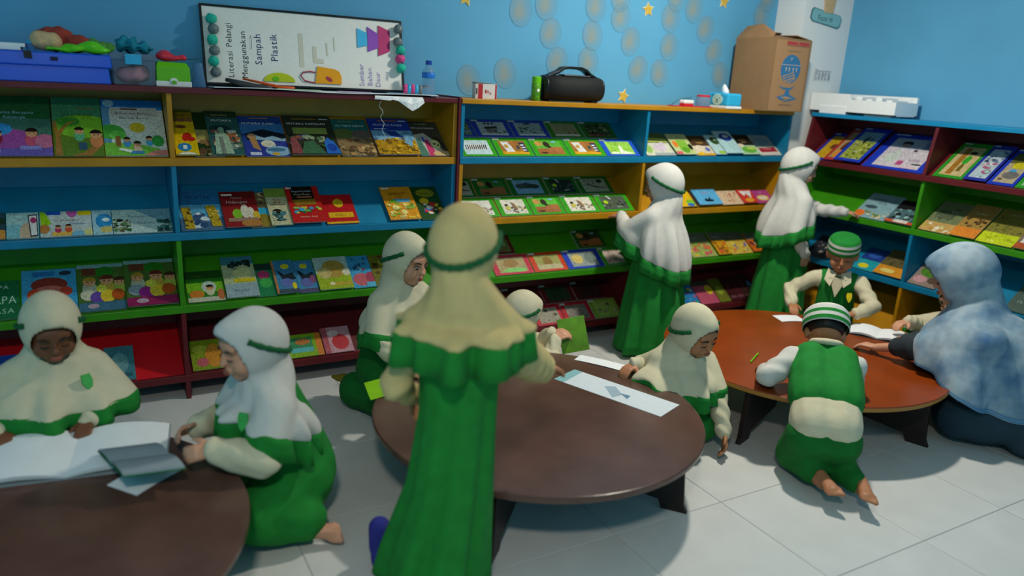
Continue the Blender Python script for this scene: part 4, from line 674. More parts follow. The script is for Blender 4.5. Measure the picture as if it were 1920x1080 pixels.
# blue storage box with its lid, things heaped on it
bb = empty('storage_box', (-1.90, .14, TZ)); tag(bb, 'long blue plastic storage box at the left end of the left shelf', 'storage box')
def taper_box(x0, x1, y0, y1, z0, z1, t): # walls leaning in towards the base
    return [[(x0 + t, y0 + t, z0), (x1 - t, y0 + t, z0), (x1 - t, y1 - t, z0), (x0 + t, y1 - t, z0)], [(x0, y0, z1), (x1, y0, z1), (x1, y1, z1), (x0, y1, z1)]]
MB().loft(taper_box(-.36, .345, -.125, .125, .0, .07, -.006)).build('box_body', 'blue_plastic', bb, bevel=.004)
MB().loft(taper_box(-.37, .355, -.134, .134, .062, .112, -.004)).build('lid', 'blue_plastic', bb, bevel=.005)
MB().box(.15, .175, -.1405, -.1385, .082, .096).build('finger_hole', 'blue_hole', bb, bevel=.0008)
MB().prism([(.066, .087), (.092, .085), (.090, .113), (.064, .113)], -.142, -.1388, 'y').build('tape_patch', 'straw', bb)
BZ = TZ + .113
for i, (a, b, c_, d, z0, z1) in enumerate(((-2.12, -1.845, .03, .2, 0, .012), (-2.13, -1.83, .035, .21, .012, .026))):
    o = MB().box(a, b, c_, d, BZ + z0, BZ + z1).build('paper_pack', 'paper', bevel=.002); tag(o, ['lower white paper pack on the blue storage box', 'upper white paper pack on the blue storage box'][i], 'paper', 'paper packs on the blue box')
jr = empty('glass_jar', (-1.812, .09, BZ)); tag(jr, 'small clear ribbed jar on the blue storage box', 'jar')
MB().lathe([(.013, 0), (.016, .002), (.016, .026), (.014, .03)], n=16).build('jar_body', 'clear_blue', jr, smooth=True); MB().lathe([(.0155, .029), (.0155, .036), (.014, .037)], n=16).build('jar_lid', 'sky_plastic', jr)
def soft(name, spec, m, label, cat, vox=.007, folds=.006, fr=90, seed=0, group=None):
    mb = MB()
    for s in spec: mb.ell(*s) if len(s) == 2 else mb.cap(*s)
    sd = Vector((seed, seed * 2.3, 1.1 * seed))
    me = voxel(mb, vox, 3, .5, lambda c, n: c + n * folds * (noise.noise(c * fr * .35 + sd) + .6 * math.sin(c.x * fr + 4 * noise.noise(c * 14 + sd))))
    o = link(name, me, m); tag(o, label, cat, group); return o
soft('knit_hat', [((-1.772, .095, BZ + .041), (.045, .042, .039)), ((-1.738, .095, BZ + .038), (.032, .040, .036))], 'peach', 'beige knitted hat sitting on the blue storage box', 'hat', folds=.003, seed=1)
soft('red_cloth', [((-1.735, .175, BZ + .052), (.075, .032, .050)), ((-1.66, .165, BZ + .036), (.075, .03, .033)), ((-1.595, .17, BZ + .018), (.04, .03, .016))], 'brick_cloth', 'brick red cloth bundle behind the beige hat', 'cloth', seed=2)
soft('lime_bag', [((-1.71, .04, BZ + .012), (.055, .026, .011)), ((-1.655, .04, BZ + .019), (.055, .026, .017)), ((-1.615, .038, BZ + .026), (.055, .024, .018)), ((-1.59, .036, BZ + .017), (.05, .022, .014))], 'lime_bag', 'shiny lime green plastic bag in front of the beige hat', 'bag', .006, .007, 55, 3)
soft('green_wool', [((-1.575, .10, BZ + .030), (.045, .045, .026)), ((-1.557, .10, BZ + .026), (.03, .045, .022))], 'green_wool', 'fluffy green wool heap at the right end of the blue box', 'wool', .006, .01, 150, 4)
# clear container
cb = empty('clear_container', (-1.462, .135, TZ)); tag(cb, 'clear plastic container with a blue clasp beside the blue box', 'container')
MB().loft(taper_box(-.082, .082, -.08, .08, .0, .098, .006)).build('container_body', 'frost', cb, bevel=.006)
MB().loft(taper_box(-.086, .086, -.084, .084, .098, .124, -.0)).build('container_lid', 'frost', cb, bevel=.006)
MB().box(-.03, .03, -.094, -.088, .082, .122).build('clasp', 'sky_plastic', cb, bevel=.0015)
mbp = MB(); mbp.ell((0, 0, .04), (.066, .064, .036)); mbp.ell((.02, .01, .06), (.04, .05, .024)); link('pink_contents', voxel(mbp, .007, 3, .5, lambda c, n: c + n * .006 * noise.noise(c * 40)), 'pink_stuff', cb)
soft('teal_wool', [((-1.455, .15, TZ + .152), (.07, .05, .022)), ((-1.475, .16, TZ + .168), (.045, .04, .022)), ((-1.415, .15, TZ + .148), (.04, .04, .018))], 'teal_wool', 'fluffy teal wool heap on the clear container', 'wool', .006, .011, 150, 5)
# green tissue box cover with red bag on it
gb = empty('tissue_cover', (-1.313, .12, TZ)); tag(gb, 'lime green tissue box cover with white base on the left shelf', 'tissue box')
MB().box(-.069, .069, -.06, .06, .0, .022).build('base_tray', 'white_plastic', gb, bevel=.003)
MB().loft([[(-.066, -.057, .02), (.066, -.057, .02), (.066, .057, .02), (-.066, .057, .02)], [(-.065, -.056, .078), (.065, -.056, .078), (.065, .056, .078), (-.065, .056, .078)], [(-.058, -.045, .100), (.052, -.045, .098), (.052, .045, .098), (-.058, .045, .100)]]).build('cover', 'lime_plastic', gb, bevel=.004)
MB().prism([(.016 * math.cos(t), .0225 + .013 * math.sin(t)) for t in [PI * i / 10 for i in range(11)]] , -.0625, -.058, 'y').build('thumb_tab', 'white_plastic', gb)
MB().prism([(.0105 * math.cos(t), .012 + .014 * math.sin(t)) for t in [PI * i / 10 for i in range(11)]] , -.0645, -.061, 'y').build('thumb_hole', 'lime_plastic', gb)
soft('red_bag', [((-1.338, .11, TZ + .122), (.042, .035, .021)), ((-1.297, .105, TZ + .117), (.045, .03, .016))], 'red_bag', 'crumpled red plastic bag on the green tissue cover', 'bag', .005, .007, 60, 6)
tag(MB().tube([(-1.262, .10, TZ + .113), (-1.21, .085, TZ + .117)], .0013, 6).build('drinking_straw', 'straw'), 'thin black straw sticking out of the red bag', 'straw')
cp = MB(); cp.lathe([(.0285, .001), (.029, .004), (.0195, .098), (.018, .101), (.002, .1015)], n=24); o = cp.build('plastic_cup', 'clear_blue', smooth=True, loc=(-1.212, .10, TZ)); tag(o, 'clear blue plastic cup standing upside down beside the whiteboard', 'cup')

# right part: small red and white box, green bottle, speaker
rb = empty('red_white_box', (.18, .11, TZ), R(-12)); tag(rb, 'small red and white box at the left end of the middle shelf', 'box')
mb = MB(); mb.col = lin('#d8d4d0'); mb.box(-.058, .058, -.032, .032, 0, .074)
mb.build('carton', 'print_flat', rb)
mb = MB(); mb.col = lin('#d9d6d3'); mb.add([(0, 0, 0), (.114, 0, 0), (.114, .073, 0), (0, .073, 0)], [(0, 1, 2, 3)]); ar = Art(mb, .114, .073, 0)
ar.r(0, 0, .1, 1, '#c9c6c4'); ar.r(.12, 0, .34, 1, '#b01c28'); ar.r(.92, 0, 1, 1, '#b01c28'); ar.t(.62, .35, .36, 'R', '#b01c28'); ar.t(.72, .3, .36, 'a', '#b01c28'); ar.r(.02, .3, .09, .7, '#3a3034'); ar.e(.48, .5, .04, .14, '#b01c28')
mb.build('printed_front', 'print_flat', rb, loc=(-.057, -.0325, .0005), rot=(R(90), 0, 0))
MB().loft([[(-.058, -.032, .074), (.058, -.032, .074), (.058, .032, .074), (-.058, .032, .074)], [(-.06, -.038, .082), (.062, -.03, .077), (.06, .036, .078), (-.058, .034, .084)]]).build('lid_flap', 'grey_paper', rb)
gbt = empty('green_bottle', (.487, .10, TZ)); tag(gbt, 'green spice bottle with green cap left of the speaker', 'bottle')
MB().lathe([(.024, 0), (.0255, .003), (.0255, .085), (.022, .09)], n=22).build('bottle_body', mat('green_label', '#4f8f1c', .3, .5, 70), gbt, smooth=True)
MB().lathe([(.0248, .089), (.0248, .124), (.022, .127)], n=22).build('bottle_cap', 'lime_plastic', gbt)
MB().ell((0, -.0235, .055), (.009, .003, .011), None, 10, 6).build('flower_print', 'white_plastic', gbt, smooth=True)
sp = empty('speaker', (.712, .105, TZ)); tag(sp, 'black portable boombox speaker with a top handle on the middle shelf', 'speaker')
n = 28; RG = []
for xx, s in ((-.192, .86), (-.188, .94), (-.176, 1), (-.06, 1.02), (.06, 1.02), (.176, 1), (.188, .94), (.192, .86)):
    RG.append([(xx, .068 * s * math.cos(2 * PI * i / n), .072 + .067 * s * (abs(math.sin(2 * PI * i / n)) ** .8) * (1 if math.sin(2 * PI * i / n) > 0 else -1)) for i in range(n)])
MB().loft(RG[2:6]).build('grille_body', 'grille', sp, smooth=True)
for k, rr in enumerate((RG[:3], RG[5:])): MB().loft(rr).build('end_cap', 'black_plastic', sp, smooth=True)
MB().loft([[(-.06, -.035, .139), (.10, -.035, .139), (.10, .035, .139), (-.06, .035, .139)], [(-.075, -.03, .146), (.115, -.03, .146), (.115, .03, .146), (-.075, .03, .146)]]).build('control_panel', 'dark_grey', sp, bevel=.002)
hp = [(-.165, 0, .128), (-.125, 0, .146), (-.095, 0, .157), (-.065, 0, .178), (-.03, 0, .183), (.05, 0, .182), (.085, 0, .172), (.115, 0, .150), (.165, 0, .128)]
RG = []
for i, q in enumerate(hp):
    w_, t_ = .028, .0075
    RG.append([(q[0], -w_, q[2] - t_), (q[0], w_, q[2] - t_), (q[0], w_, q[2] + t_), (q[0], -w_, q[2] + t_)])
MB().loft(RG).build('handle', 'black_plastic', sp, bevel=.002)
for sx in (-1, 1): MB().box(sx * .14 - .02, sx * .14 + .02, -.04, .04, 0, .012).build('foot', 'black_plastic', sp, bevel=.002)
# pen case, eraser, white cup, tissue box with bear face
o = MB().box(1.44, 1.74, .06, .13, TZ, TZ + .006).build('red_folder', 'red_plastic', bevel=.001); tag(o, 'flat red folder lying on the middle shelf top', 'folder')
er = empty('eraser', (1.56, .095, TZ + .006), R(8)); tag(er, 'white and red board eraser on the red folder', 'eraser')
MB().box(-.045, .045, -.02, .02, 0, .012).build('eraser_base', 'red_plastic', er, bevel=.003); MB().box(-.045, .045, -.021, .021, .012, .034).build('eraser_block', 'white_plastic', er, bevel=.006)
tag(MB().tube([(1.52, .19, TZ + .005), (1.57, .19, TZ + .034), (1.62, .195, TZ + .046), (1.69, .20, TZ + .052)], .002, 6).build('wire', 'dark_grey', smooth=True), 'thin dark wire standing behind the eraser', 'wire')
wc = empty('white_tub', (1.715, .12, TZ)); tag(wc, 'frosted white tub left of the bear tissue box', 'tub')
MB().lathe([(.043, .0062), (.045, .012), (.043, .06), (.039, .064)], n=24).build('tub_body', 'frost', wc, smooth=True); MB().lathe([(.042, .063), (.042, .072), (.039, .074)], n=24).build('tub_lid', 'red_plastic', wc)
tb = empty('bear_tissue_box', (1.86, .085, TZ), R(-3)); tag(tb, 'sky blue tissue box with a bear face, left of the carton', 'tissue box')
MB().box(-.06, .06, -.095, .095, 0, .016).build('base_tray', 'white_plastic', tb, bevel=.003)
MB().box(-.057, .057, -.092, .092, .014, .092).build('cover', 'sky_plastic', tb, bevel=.012)
mb = MB(); fc = [(.046 * math.cos(t), .052 + .034 * math.sin(t)) for t in [2 * PI * i / 24 for i in range(24)]]
mb.prism([(y_ - 0, z) for y_, z in fc], -.060, -.0565, 'x')
bf = mb.build('bear_face', mat('bear_face', '#b6d4c6', .5, .03), tb)
for sy in (-1, 1):
    MB().ell((-.0595, sy * .018, .062), (.0012, .006, .003), None, 8, 6).build('bear_eye', 'straw', bf); MB().ell((-.058, sy * .038, .083), (.003, .013, .011), None, 10, 6).build('bear_ear', 'sky_plastic', bf)
MB().ell((-.0605, 0, .050), (.0015, .008, .005), None, 8, 6).build('bear_nose', 'straw', bf); MB().tube([(-.061, -.012, .040), (-.0615, 0, .036), (-.061, .012, .040)], .0012, 5).build('bear_mouth', 'straw', bf)
mb = MB(); mb.loft([[(-.012, -.04, .09), (.012, -.03, .09), (.010, .045, .09), (-.010, .04, .09)], [(-.010, -.03, .115), (.006, -.02, .112), (.012, .04, .118), (-.004, .035, .12)], [(.006, .015, .142), (.012, .017, .140), (.016, .034, .146), (.008, .032, .148)]]).build('tissue', 'paper', tb, smooth=True)
# open cardboard carton
cx = empty('cardboard_carton', (2.03, -.08, TZ)); tag(cx, 'tall open cardboard carton with blue globe print at the end of the middle shelf', 'carton')
CW, CD, CH = .352, .30, .435
MB().box(0, CW, 0, .005, 0, CH).build('front_wall', 'cardboard', cx); MB().box(0, .005, .005, CD, 0, CH).build('side_wall', 'cardboard', cx)
MB().box(CW - .005, CW, .005, CD, 0, CH).build('side_wall', 'cardboard', cx); MB().box(.005, CW - .005, CD - .005, CD, 0, CH).build('back_wall', 'cardboard_in', cx); MB().box(.005, CW - .005, .005, CD - .005, 0, .005).build('bottom', 'cardboard', cx)
def flap(pts, m='cardboard', nm='flap'):
    pts = [Vector(q) for q in pts]; nn = (pts[1] - pts[0]).cross(pts[2] - pts[0]).normalized() * .004; return MB().loft([pts, [q + nn for q in pts]]).build(nm, m, cx)
flap([(0, .005, CH), (0, CD, CH), (.06, CD - .02, CH + .075), (.03, .12, CH + .085), (.05, .03, CH + .03)]); flap([(.004, .002, CH), (CW - .004, .002, CH), (CW - .02, .10, CH + .012), (.03, .10, CH + .018)]); flap([(CW, .005, CH), (CW, CD, CH), (CW - .10, CD - .03, CH + .03), (CW - .11, .03, CH + .024)]); flap([(.02, CD, CH), (CW - .02, CD, CH), (CW - .05, CD - .09, CH + .05), (.05, CD - .09, CH + .05)], 'cardboard_in')
mb = MB(); mb.col = lin('#a37c55'); mb.add([(0, 0, 0), (CW - .06, 0, 0), (CW - .06, CH - .012, 0), (0, CH - .012, 0)], [(0, 1, 2, 3)]); ar = Art(mb, CW - .06, CH - .012, 0)
BLU = '#2d6f9c'
ar.e(.52, .60, .30, .205, BLU, 28); ar.t(.52, .715, .07, 'P', '#c9b49a'); ar.r(.22, .655, .82, .662, '#c9b49a')
for xx in (.36, .46, .58, .68): ar.poly([(xx, .62), (xx + .04, .62), (xx + .02, .55)], '#c9b49a')
ar.poly([(.30, .50), (.62, .56), (.70, .47), (.52, .40), (.38, .42)], '#a98a66'); ar.poly([(.34, .49), (.60, .545), (.62, .525), (.36, .47)], BLU); ar.poly([(.36, .46), (.64, .51), (.65, .49), (.39, .44)], BLU); ar.poly([(.42, .43), (.62, .465), (.6, .445), (.46, .42)], BLU)
ar.poly([(.22, .36), (.36, .31), (.62, .31), (.72, .37), (.6, .335), (.38, .335)], BLU); ar.poly([(.46, .31), (.56, .31), (.60, .22), (.42, .22)], BLU)
ar.poly([(.20, .20), (.42, .23), (.62, .23), (.82, .18), (.62, .15), (.5, .18), (.36, .15)], BLU); ar.poly([(.30, .195), (.5, .21), (.7, .185), (.5, .17)], '#a98a66'); ar.poly([(.4, .15), (.62, .15), (.56, .135), (.44, .135)], BLU)
ar.t(.5, .075, .035, 'KEPUSTAKAAN', '#3c4a54', 0, .55); ar.r(.35, .85, .75, .855, '#7a5c3e'); ar.r(.3, .93, .62, .985, '#a8343c'); ar.r(.66, .93, .98, .985, '#a8343c')
for i in range(9): ar.poly([(.31 + .075 * i, .93), (.35 + .075 * i, .93), (.33 + .075 * i, .955)], '#a37c55')
mb.build('printed_front', 'print_flat', cx, loc=(.04, -.0008, .004), rot=(R(90), 0, 0))
# moulded foam block on the right wall shelf
fb = empty('foam_packing', (2.60, -.26, TZ)); tag(fb, 'white moulded foam packing on top of the right wall shelf', 'packing')
mb = MB(); mb.box(0, .22, -.32, .30, .012, .018)
mb.box(0, .02, .0, .30, .012, .128); mb.box(0, .02, -.32, 0, .012, .095); mb.box(.20, .22, -.32, .30, .012, .128); mb.box(.02, .20, .28, .30, .018, .128); mb.box(.02, .20, -.32, -.30, .018, .095)
mb.build('foam_shell', 'styro', fb)
for i, yy in enumerate((.04, -.03, -.10, -.17, -.24)): MB().box(.03, .19, yy - .03, yy + .012, .018, .105 + .012 * (i % 2)).build('foam_rib', 'styro', fb, bevel=.004)
MB().box(-.004, .10, .02, .22, 0, .05).build('foam_foot', 'styro', fb, bevel=.003); MB().box(.02, .12, -.28, -.10, 0, .012).build('foam_foot', 'styro', fb)
# paper discs and stars on the back wall
dm = MB(); n = 28
dm.lathe([(.066, 0), (.071, .003), (.071, .0045), (.066, .0025)], n=n, caps=False); o = len(dm.v); dm.add([(.066 * math.cos(2 * PI * i / n), .066 * math.sin(2 * PI * i / n), .002) for i in range(n)], [tuple(range(n))])
dme = dm.mesh('disc', 0, True)
for v in dme.vertices: v.co = Vector((v.co.x, -v.co.z, v.co.y * 1.17))
dme.materials.append(MT['disc'])
places = ['leftmost above the red and white box', 'above the small gap left of the green bottle', 'top left of the cluster', 'second in the top left of the cluster', 'below the top left pair', 'behind the speaker handle, left', 'behind the speaker handle, right', 'upper middle, above the speaker', 'top middle, cut by the frame', 'left of the upper star', 'below the upper star, to its left', 'second below the upper star', 'third below the upper star, lowest of the column', 'right of the upper star', 'below the disc right of the upper star', 'left of the top right star', 'below the top right star', 'left of the carton flap, upper', 'just left of the carton', 'far right above the carton', 'cut by the frame, right of the upper star', 'cut by the frame, left of the upper star', 'cut by the frame, at the far right']
dpos = [(.173, 1.489), (.393, 1.536), (.47, 1.866), (.63, 1.913), (.67, 1.765), (.725, 1.616), (.942, 1.629), (.957, 1.775), (.964, 1.932), (1.149, 1.887), (1.235, 1.759), (1.311, 1.603), (1.48, 1.59), (1.523, 1.915), (1.535, 1.748), (1.703, 1.983), (1.814, 1.872), (1.909, 1.74), (1.984, 1.605), (2.287, 1.991), (1.556, 2.037), (1.136, 1.997), (2.33, 2.102)]
for i, ((X, z), pl) in enumerate(zip(dpos, places)):
    o = bpy.data.objects.new('paper_disc', dme); COL.objects.link(o); o.location = (X, YW - .0005, z); o.rotation_euler = (0, R((i * 47) % 40 - 20), 0); tag(o, 'thin round wall disc, ' + pl, 'wall disc', 'thin round discs on the blue wall')
def star_mesh(r, th):
    mb = MB(); pts = [(r * (1 if k % 2 == 0 else .5) * math.sin(PI * k / 5), r * (1 if k % 2 == 0 else .5) * math.cos(PI * k / 5)) for k in range(10)]
    mb.prism([(a, b) for a, b in pts], -th, 0, 'y'); return mb
for (X, z, rz, lab) in ((.137, 1.900, 10, 'yellow paper star at the top edge, left of the discs'), (1.344, 1.948, -8, 'yellow paper star in the middle of the discs'), (1.943, 2.048, 6, 'yellow paper star at the top right of the discs'), (1.217, 1.442, 14, 'yellow paper star low on the wall, right of the speaker')):
    s = star_mesh(.045, .003).build('wall_star', 'star_edge', None, .0008, loc=(X, YW - .001, z), rot=(0, R(rz), 0)); tag(s, lab, 'star', 'yellow stars on the blue wall')
    star_mesh(.039, .002).build('star_face', 'star', s, loc=(0, -.003, 0))
# stickers on the white column
st = empty('name_sticker', (2.636, .054, 2.0), 0); tag(st, 'teal name sticker hanging from a beige ribbon on the white column', 'sticker')
pts = [(-.148, .038), (-.13, .055), (0, .036), (.13, .022), (.15, 0), (.142, -.045), (.12, -.06), (0, -.045), (-.13, -.03), (-.152, -.01)]
MB().prism(pts, -.004, 0, 'y').build('sticker_rim', mat('sticker_rim', '#1f5d70', .6, 0), st)
MB().prism([(a * .95, b * .9) for a, b in pts], -.0055, -.001, 'y').build('sticker_face', mat('sticker_face', '#7fb4b8', .6, .04), st)
mb = MB(); mb.col = lin('#2c4a58'); ps, wd = text_polys('Fase ni', .05)
for vs, fs in ps: mb.add([(x - wd / 2, -.006, y) for x, y in vs], fs)
mb.build('lettering', 'print_flat', st, loc=(-.01, 0, -.022))
MB().loft([[(-.03 - .02 * math.sin(PI * t), -.003, .03 + .35 * t) for t in (0, .1, .25, .5, 1)] + [(.05 + .02 * math.sin(PI * t), -.003, .03 + .35 * t) for t in (1, .5, .25, .1, 0)], [(-.03 - .02 * math.sin(PI * t), -.008, .03 + .35 * t) for t in (0, .1, .25, .5, 1)] + [(.05 + .02 * math.sin(PI * t), -.008, .03 + .35 * t) for t in (1, .5, .25, .1, 0)]]).build('ribbon', 'peach', st)
mb = MB(); mb.col = lin('#d4d6d6'); mb.box(0, .165, 0, .07, -.001, 0); ar = Art(mb, .165, .07, 0)
ar.r(0, .96, .2, 1, '#20242a'); ar.r(.08, .84, 1, .89, '#5a5e64'); ar.r(0, 0, .02, .84, '#8a8e94')
rd = random.Random(2)
for c_ in range(5):
    for r_ in range(6): ar.r(.06 + .19 * c_, .1 + .12 * r_, .06 + .19 * c_ + rd.uniform(.06, .15), .15 + .12 * r_, '#74787e')
o = mb.build('notice_label', 'print_flat', None, loc=(2.605, .0535, 1.605), rot=(R(90), 0, 0)); tag(o, 'small printed notice with a table on the white column', 'notice')
# ------------------------------------------------------------ low round tables
def round_table(cx, cy, h, r, topm, edgem, legs, label, rot=0):
    t = empty('low_round_table', (cx, cy, 0), rot); tag(t, label, 'table', 'low round reading tables')
    th = .026
    MB().lathe([(r - .006, h - th), (r - .001, h - th + .005), (r, h - .006)], n=96, caps=True).build('table_edge', edgem, t, smooth=False)
    MB().lathe([(r - .0005, h - .006), (r - .003, h - .001), (r - .006, h)], n=96).build('table_top', topm, t)
    MB().box(-.36, .36, -.012, .012, h - th - .07, h - th).build('apron', 'leg_dark', t)
    for a in legs:
        c, s = math.cos(a), math.sin(a)
        mb = MB(); R0 = .30; R1 = r * .90
        pts = [(R0 - .12, h - th), (R1, h - th), (R1 + .02, .03), (R1 + .035, 0), (R1 - .06, 0), (R1 - .075, .035), (R0 - .05, .07)]
        mb.prism(pts, -.012, .012, 'y')
        o = mb.build('leg', 'leg_dark', t, bevel=.002); o.rotation_euler = (0, 0, a)
    return t
round_table(-.225, -1.245, .29, .632, 'wood_dark', 'wood_dark', [R(-50), R(130), R(-135), R(45)], 'low round dark brown table in the middle of the room')
round_table(1.345, -1.165, .29, .665, 'wood_orange', 'wood_edge', [R(20), R(110), R(200), R(290)], 'low round orange brown table in front of the right wall shelf')
round_table(-1.97, -1.38, .29, .64, 'wood_dark', 'wood_dark', [R(30), R(120), R(210), R(300)], 'low round dark table at the left edge, under the open book')
# ------------------------------------------------------------ people
def V3(*a): return Vector(a)
def ik(S, W, a, b, pole):
    d = W - S; L = min(d.length, (a + b) * .995); t = d.normalized(); W = S + t * L if d.length > (a + b) * 1.02 else W
    L = (W - S).length; x = (a * a - b * b + L * L) / (2 * L); h = math.sqrt(max(0, a * a - x * x))
    p = (pole - t * pole.dot(t)).normalized(); return S + t * x + p * h, W
def rot3(yaw=0, pitch=0, roll=0):
    # yaw to the person's left (+), pitch down (+), roll to the person's right (+)
    return (Matrix.Rotation(R(yaw), 3, 'Z') @ Matrix.Rotation(R(-pitch), 3, 'X') @ Matrix.Rotation(R(roll), 3, 'Y'))

def add_head(mb, Hc, Rh, k=1.0, ears=True):
    def E(c, r): mb.ell(Hc + Rh @ (V3(*c) * k), V3(*r) * k, Rh, 16, 10)
    E((0, -.008, .028), (.074, .088, .076)); E((0, .02, -.022), (.065, .063, .072)); E((0, .042, -.07), (.032, .03, .024))
    E((.034, .052, -.034), (.027, .026, .028)); E((-.034, .052, -.034), (.027, .026, .028)); E((0, .074, .03), (.05, .016, .026))
    E((0, .088, -.008), (.008, .010, .022)); E((0, .094, -.022), (.0135, .011, .010)); E((0, .081, -.05), (.020, .010, .012))
    if ears:
        for s in (-1, 1): E((s * .076, -.006, -.002), (.012, .02, .028))
def face_parts(root, Hc, Rh, k=1.0, down=False):
    def pt(*c): return Hc + Rh @ (V3(*c) * k)
    for s in (-1, 1):
        if down:   # lids lowered over the eyes
            MB().tube([pt(s * .017, .0865, -.004), pt(s * .029, .0875, -.0065), pt(s * .042, .079, -.004)], [.0016 * k, .0026 * k, .0016 * k], 6).build('eyelashes', 'hair', root, smooth=True)
            MB().tube([pt(s * .014, .092, .020), pt(s * .028, .0895, .0255), pt(s * .044, .079, .021)], [.002 * k, .0032 * k, .0016 * k], 6).build('eyebrow', 'hair', root, smooth=True)
            continue
        MB().ell(pt(s * .029, .0795, .002), V3(.0112, .0065, .0050) * k, Rh, 10, 6).build('eye', 'eye_white', root, smooth=True)
        e = MB().ell(pt(s * .029, .0838, -.0005), V3(.0068, .0038, .0049) * k, Rh, 8, 6).build('pupil', 'eye_dark', root, smooth=True)
        MB().tube([pt(s * .014, .092, .02), pt(s * .028, .0895, .0255), pt(s * .044, .079, .021)], [.002 * k, .0032 * k, .0016 * k], 6).build('eyebrow', 'hair', root, smooth=True)
        MB().tube([pt(s * .016, .0865, .006), pt(s * .029, .0872, .0105), pt(s * .043, .078, .006)], .0017 * k, 5).build('eyelid', 'hair', root, smooth=True)
    MB().ell(pt(0, .0895, -.0475), V3(.0185, .006, .0042) * k, Rh, 10, 6).ell(pt(0, .089, -.0545), V3(.015, .006, .0048) * k, Rh, 10, 6).build('lips', 'lips', root, smooth=True)

def add_hand(mb, W, f, pn, side, k=.86, curl=25, spread=1.0):
    f = f.normalized(); pn = (pn - f * pn.dot(f)).normalized(); lat = f.cross(pn).normalized() * side
    for i, (lx, l1, l2) in enumerate(((.024, .028, .026), (.0085, .032, .030), (-.007, .030, .027), (-.0215, .023, .020))):
        kn = W + f * .064 * k + lat * lx * k
        mb.cap(W + f * .006 * k + lat * lx * .55 * k, .0125 * k, kn, .0105 * k, 8, 3)
        d1 = (f * math.cos(R(curl)) + pn * math.sin(R(curl)) + lat * lx * 4 * spread).normalized(); a2 = R(curl * 2.2)
        d2 = (f * math.cos(a2) + pn * math.sin(a2) + lat * lx * 2 * spread).normalized()
        p1 = kn + d1 * l1 * k; mb.cap(kn, .0092 * k, p1, .0084 * k, 8, 3); mb.cap(p1, .0084 * k, p1 + d2 * l2 * k, .0076 * k, 8, 3)
    b = W + f * .016 * k + lat * .022 * k; d1 = (f * .62 + lat * .72 + pn * .25).normalized(); d2 = (f * .85 + lat * .3 + pn * .4).normalized()
    m = b + d1 * .032 * k; mb.cap(W + f * .008 * k, .012 * k, b, .0115 * k, 8, 3); mb.cap(b, .0115 * k, m, .0095 * k, 8, 3); mb.cap(m, .0095 * k, m + d2 * .026 * k, .008 * k, 8, 3)
def add_foot(mb, A, f, up, k=.8):
    # ankle A, toe direction f, top-of-foot direction up
    f = f.normalized(); up = (up - f * up.dot(f)).normalized(); lat = f.cross(up)
    heel = A - f * .028 * k - up * .03 * k; ball = A + f * .1 * k - up * .035 * k
    mb.cap(A, .03 * k, heel, .029 * k); mb.cap(A - up * .005, .03 * k, ball, .024 * k); mb.cap(heel, .027 * k, ball + lat * .012 * k, .022 * k); mb.cap(heel, .026 * k, ball - lat * .016 * k, .02 * k)
    for i in range(5):
        o = lat * (.03 - .0145 * i) * k; ln = (.042, .038, .034, .028, .022)[i] * k
        mb.cap(ball + o, .013 * k, ball + o + f * ln, (.0125, .0095, .009, .0085, .008)[i] * k, 7, 3)

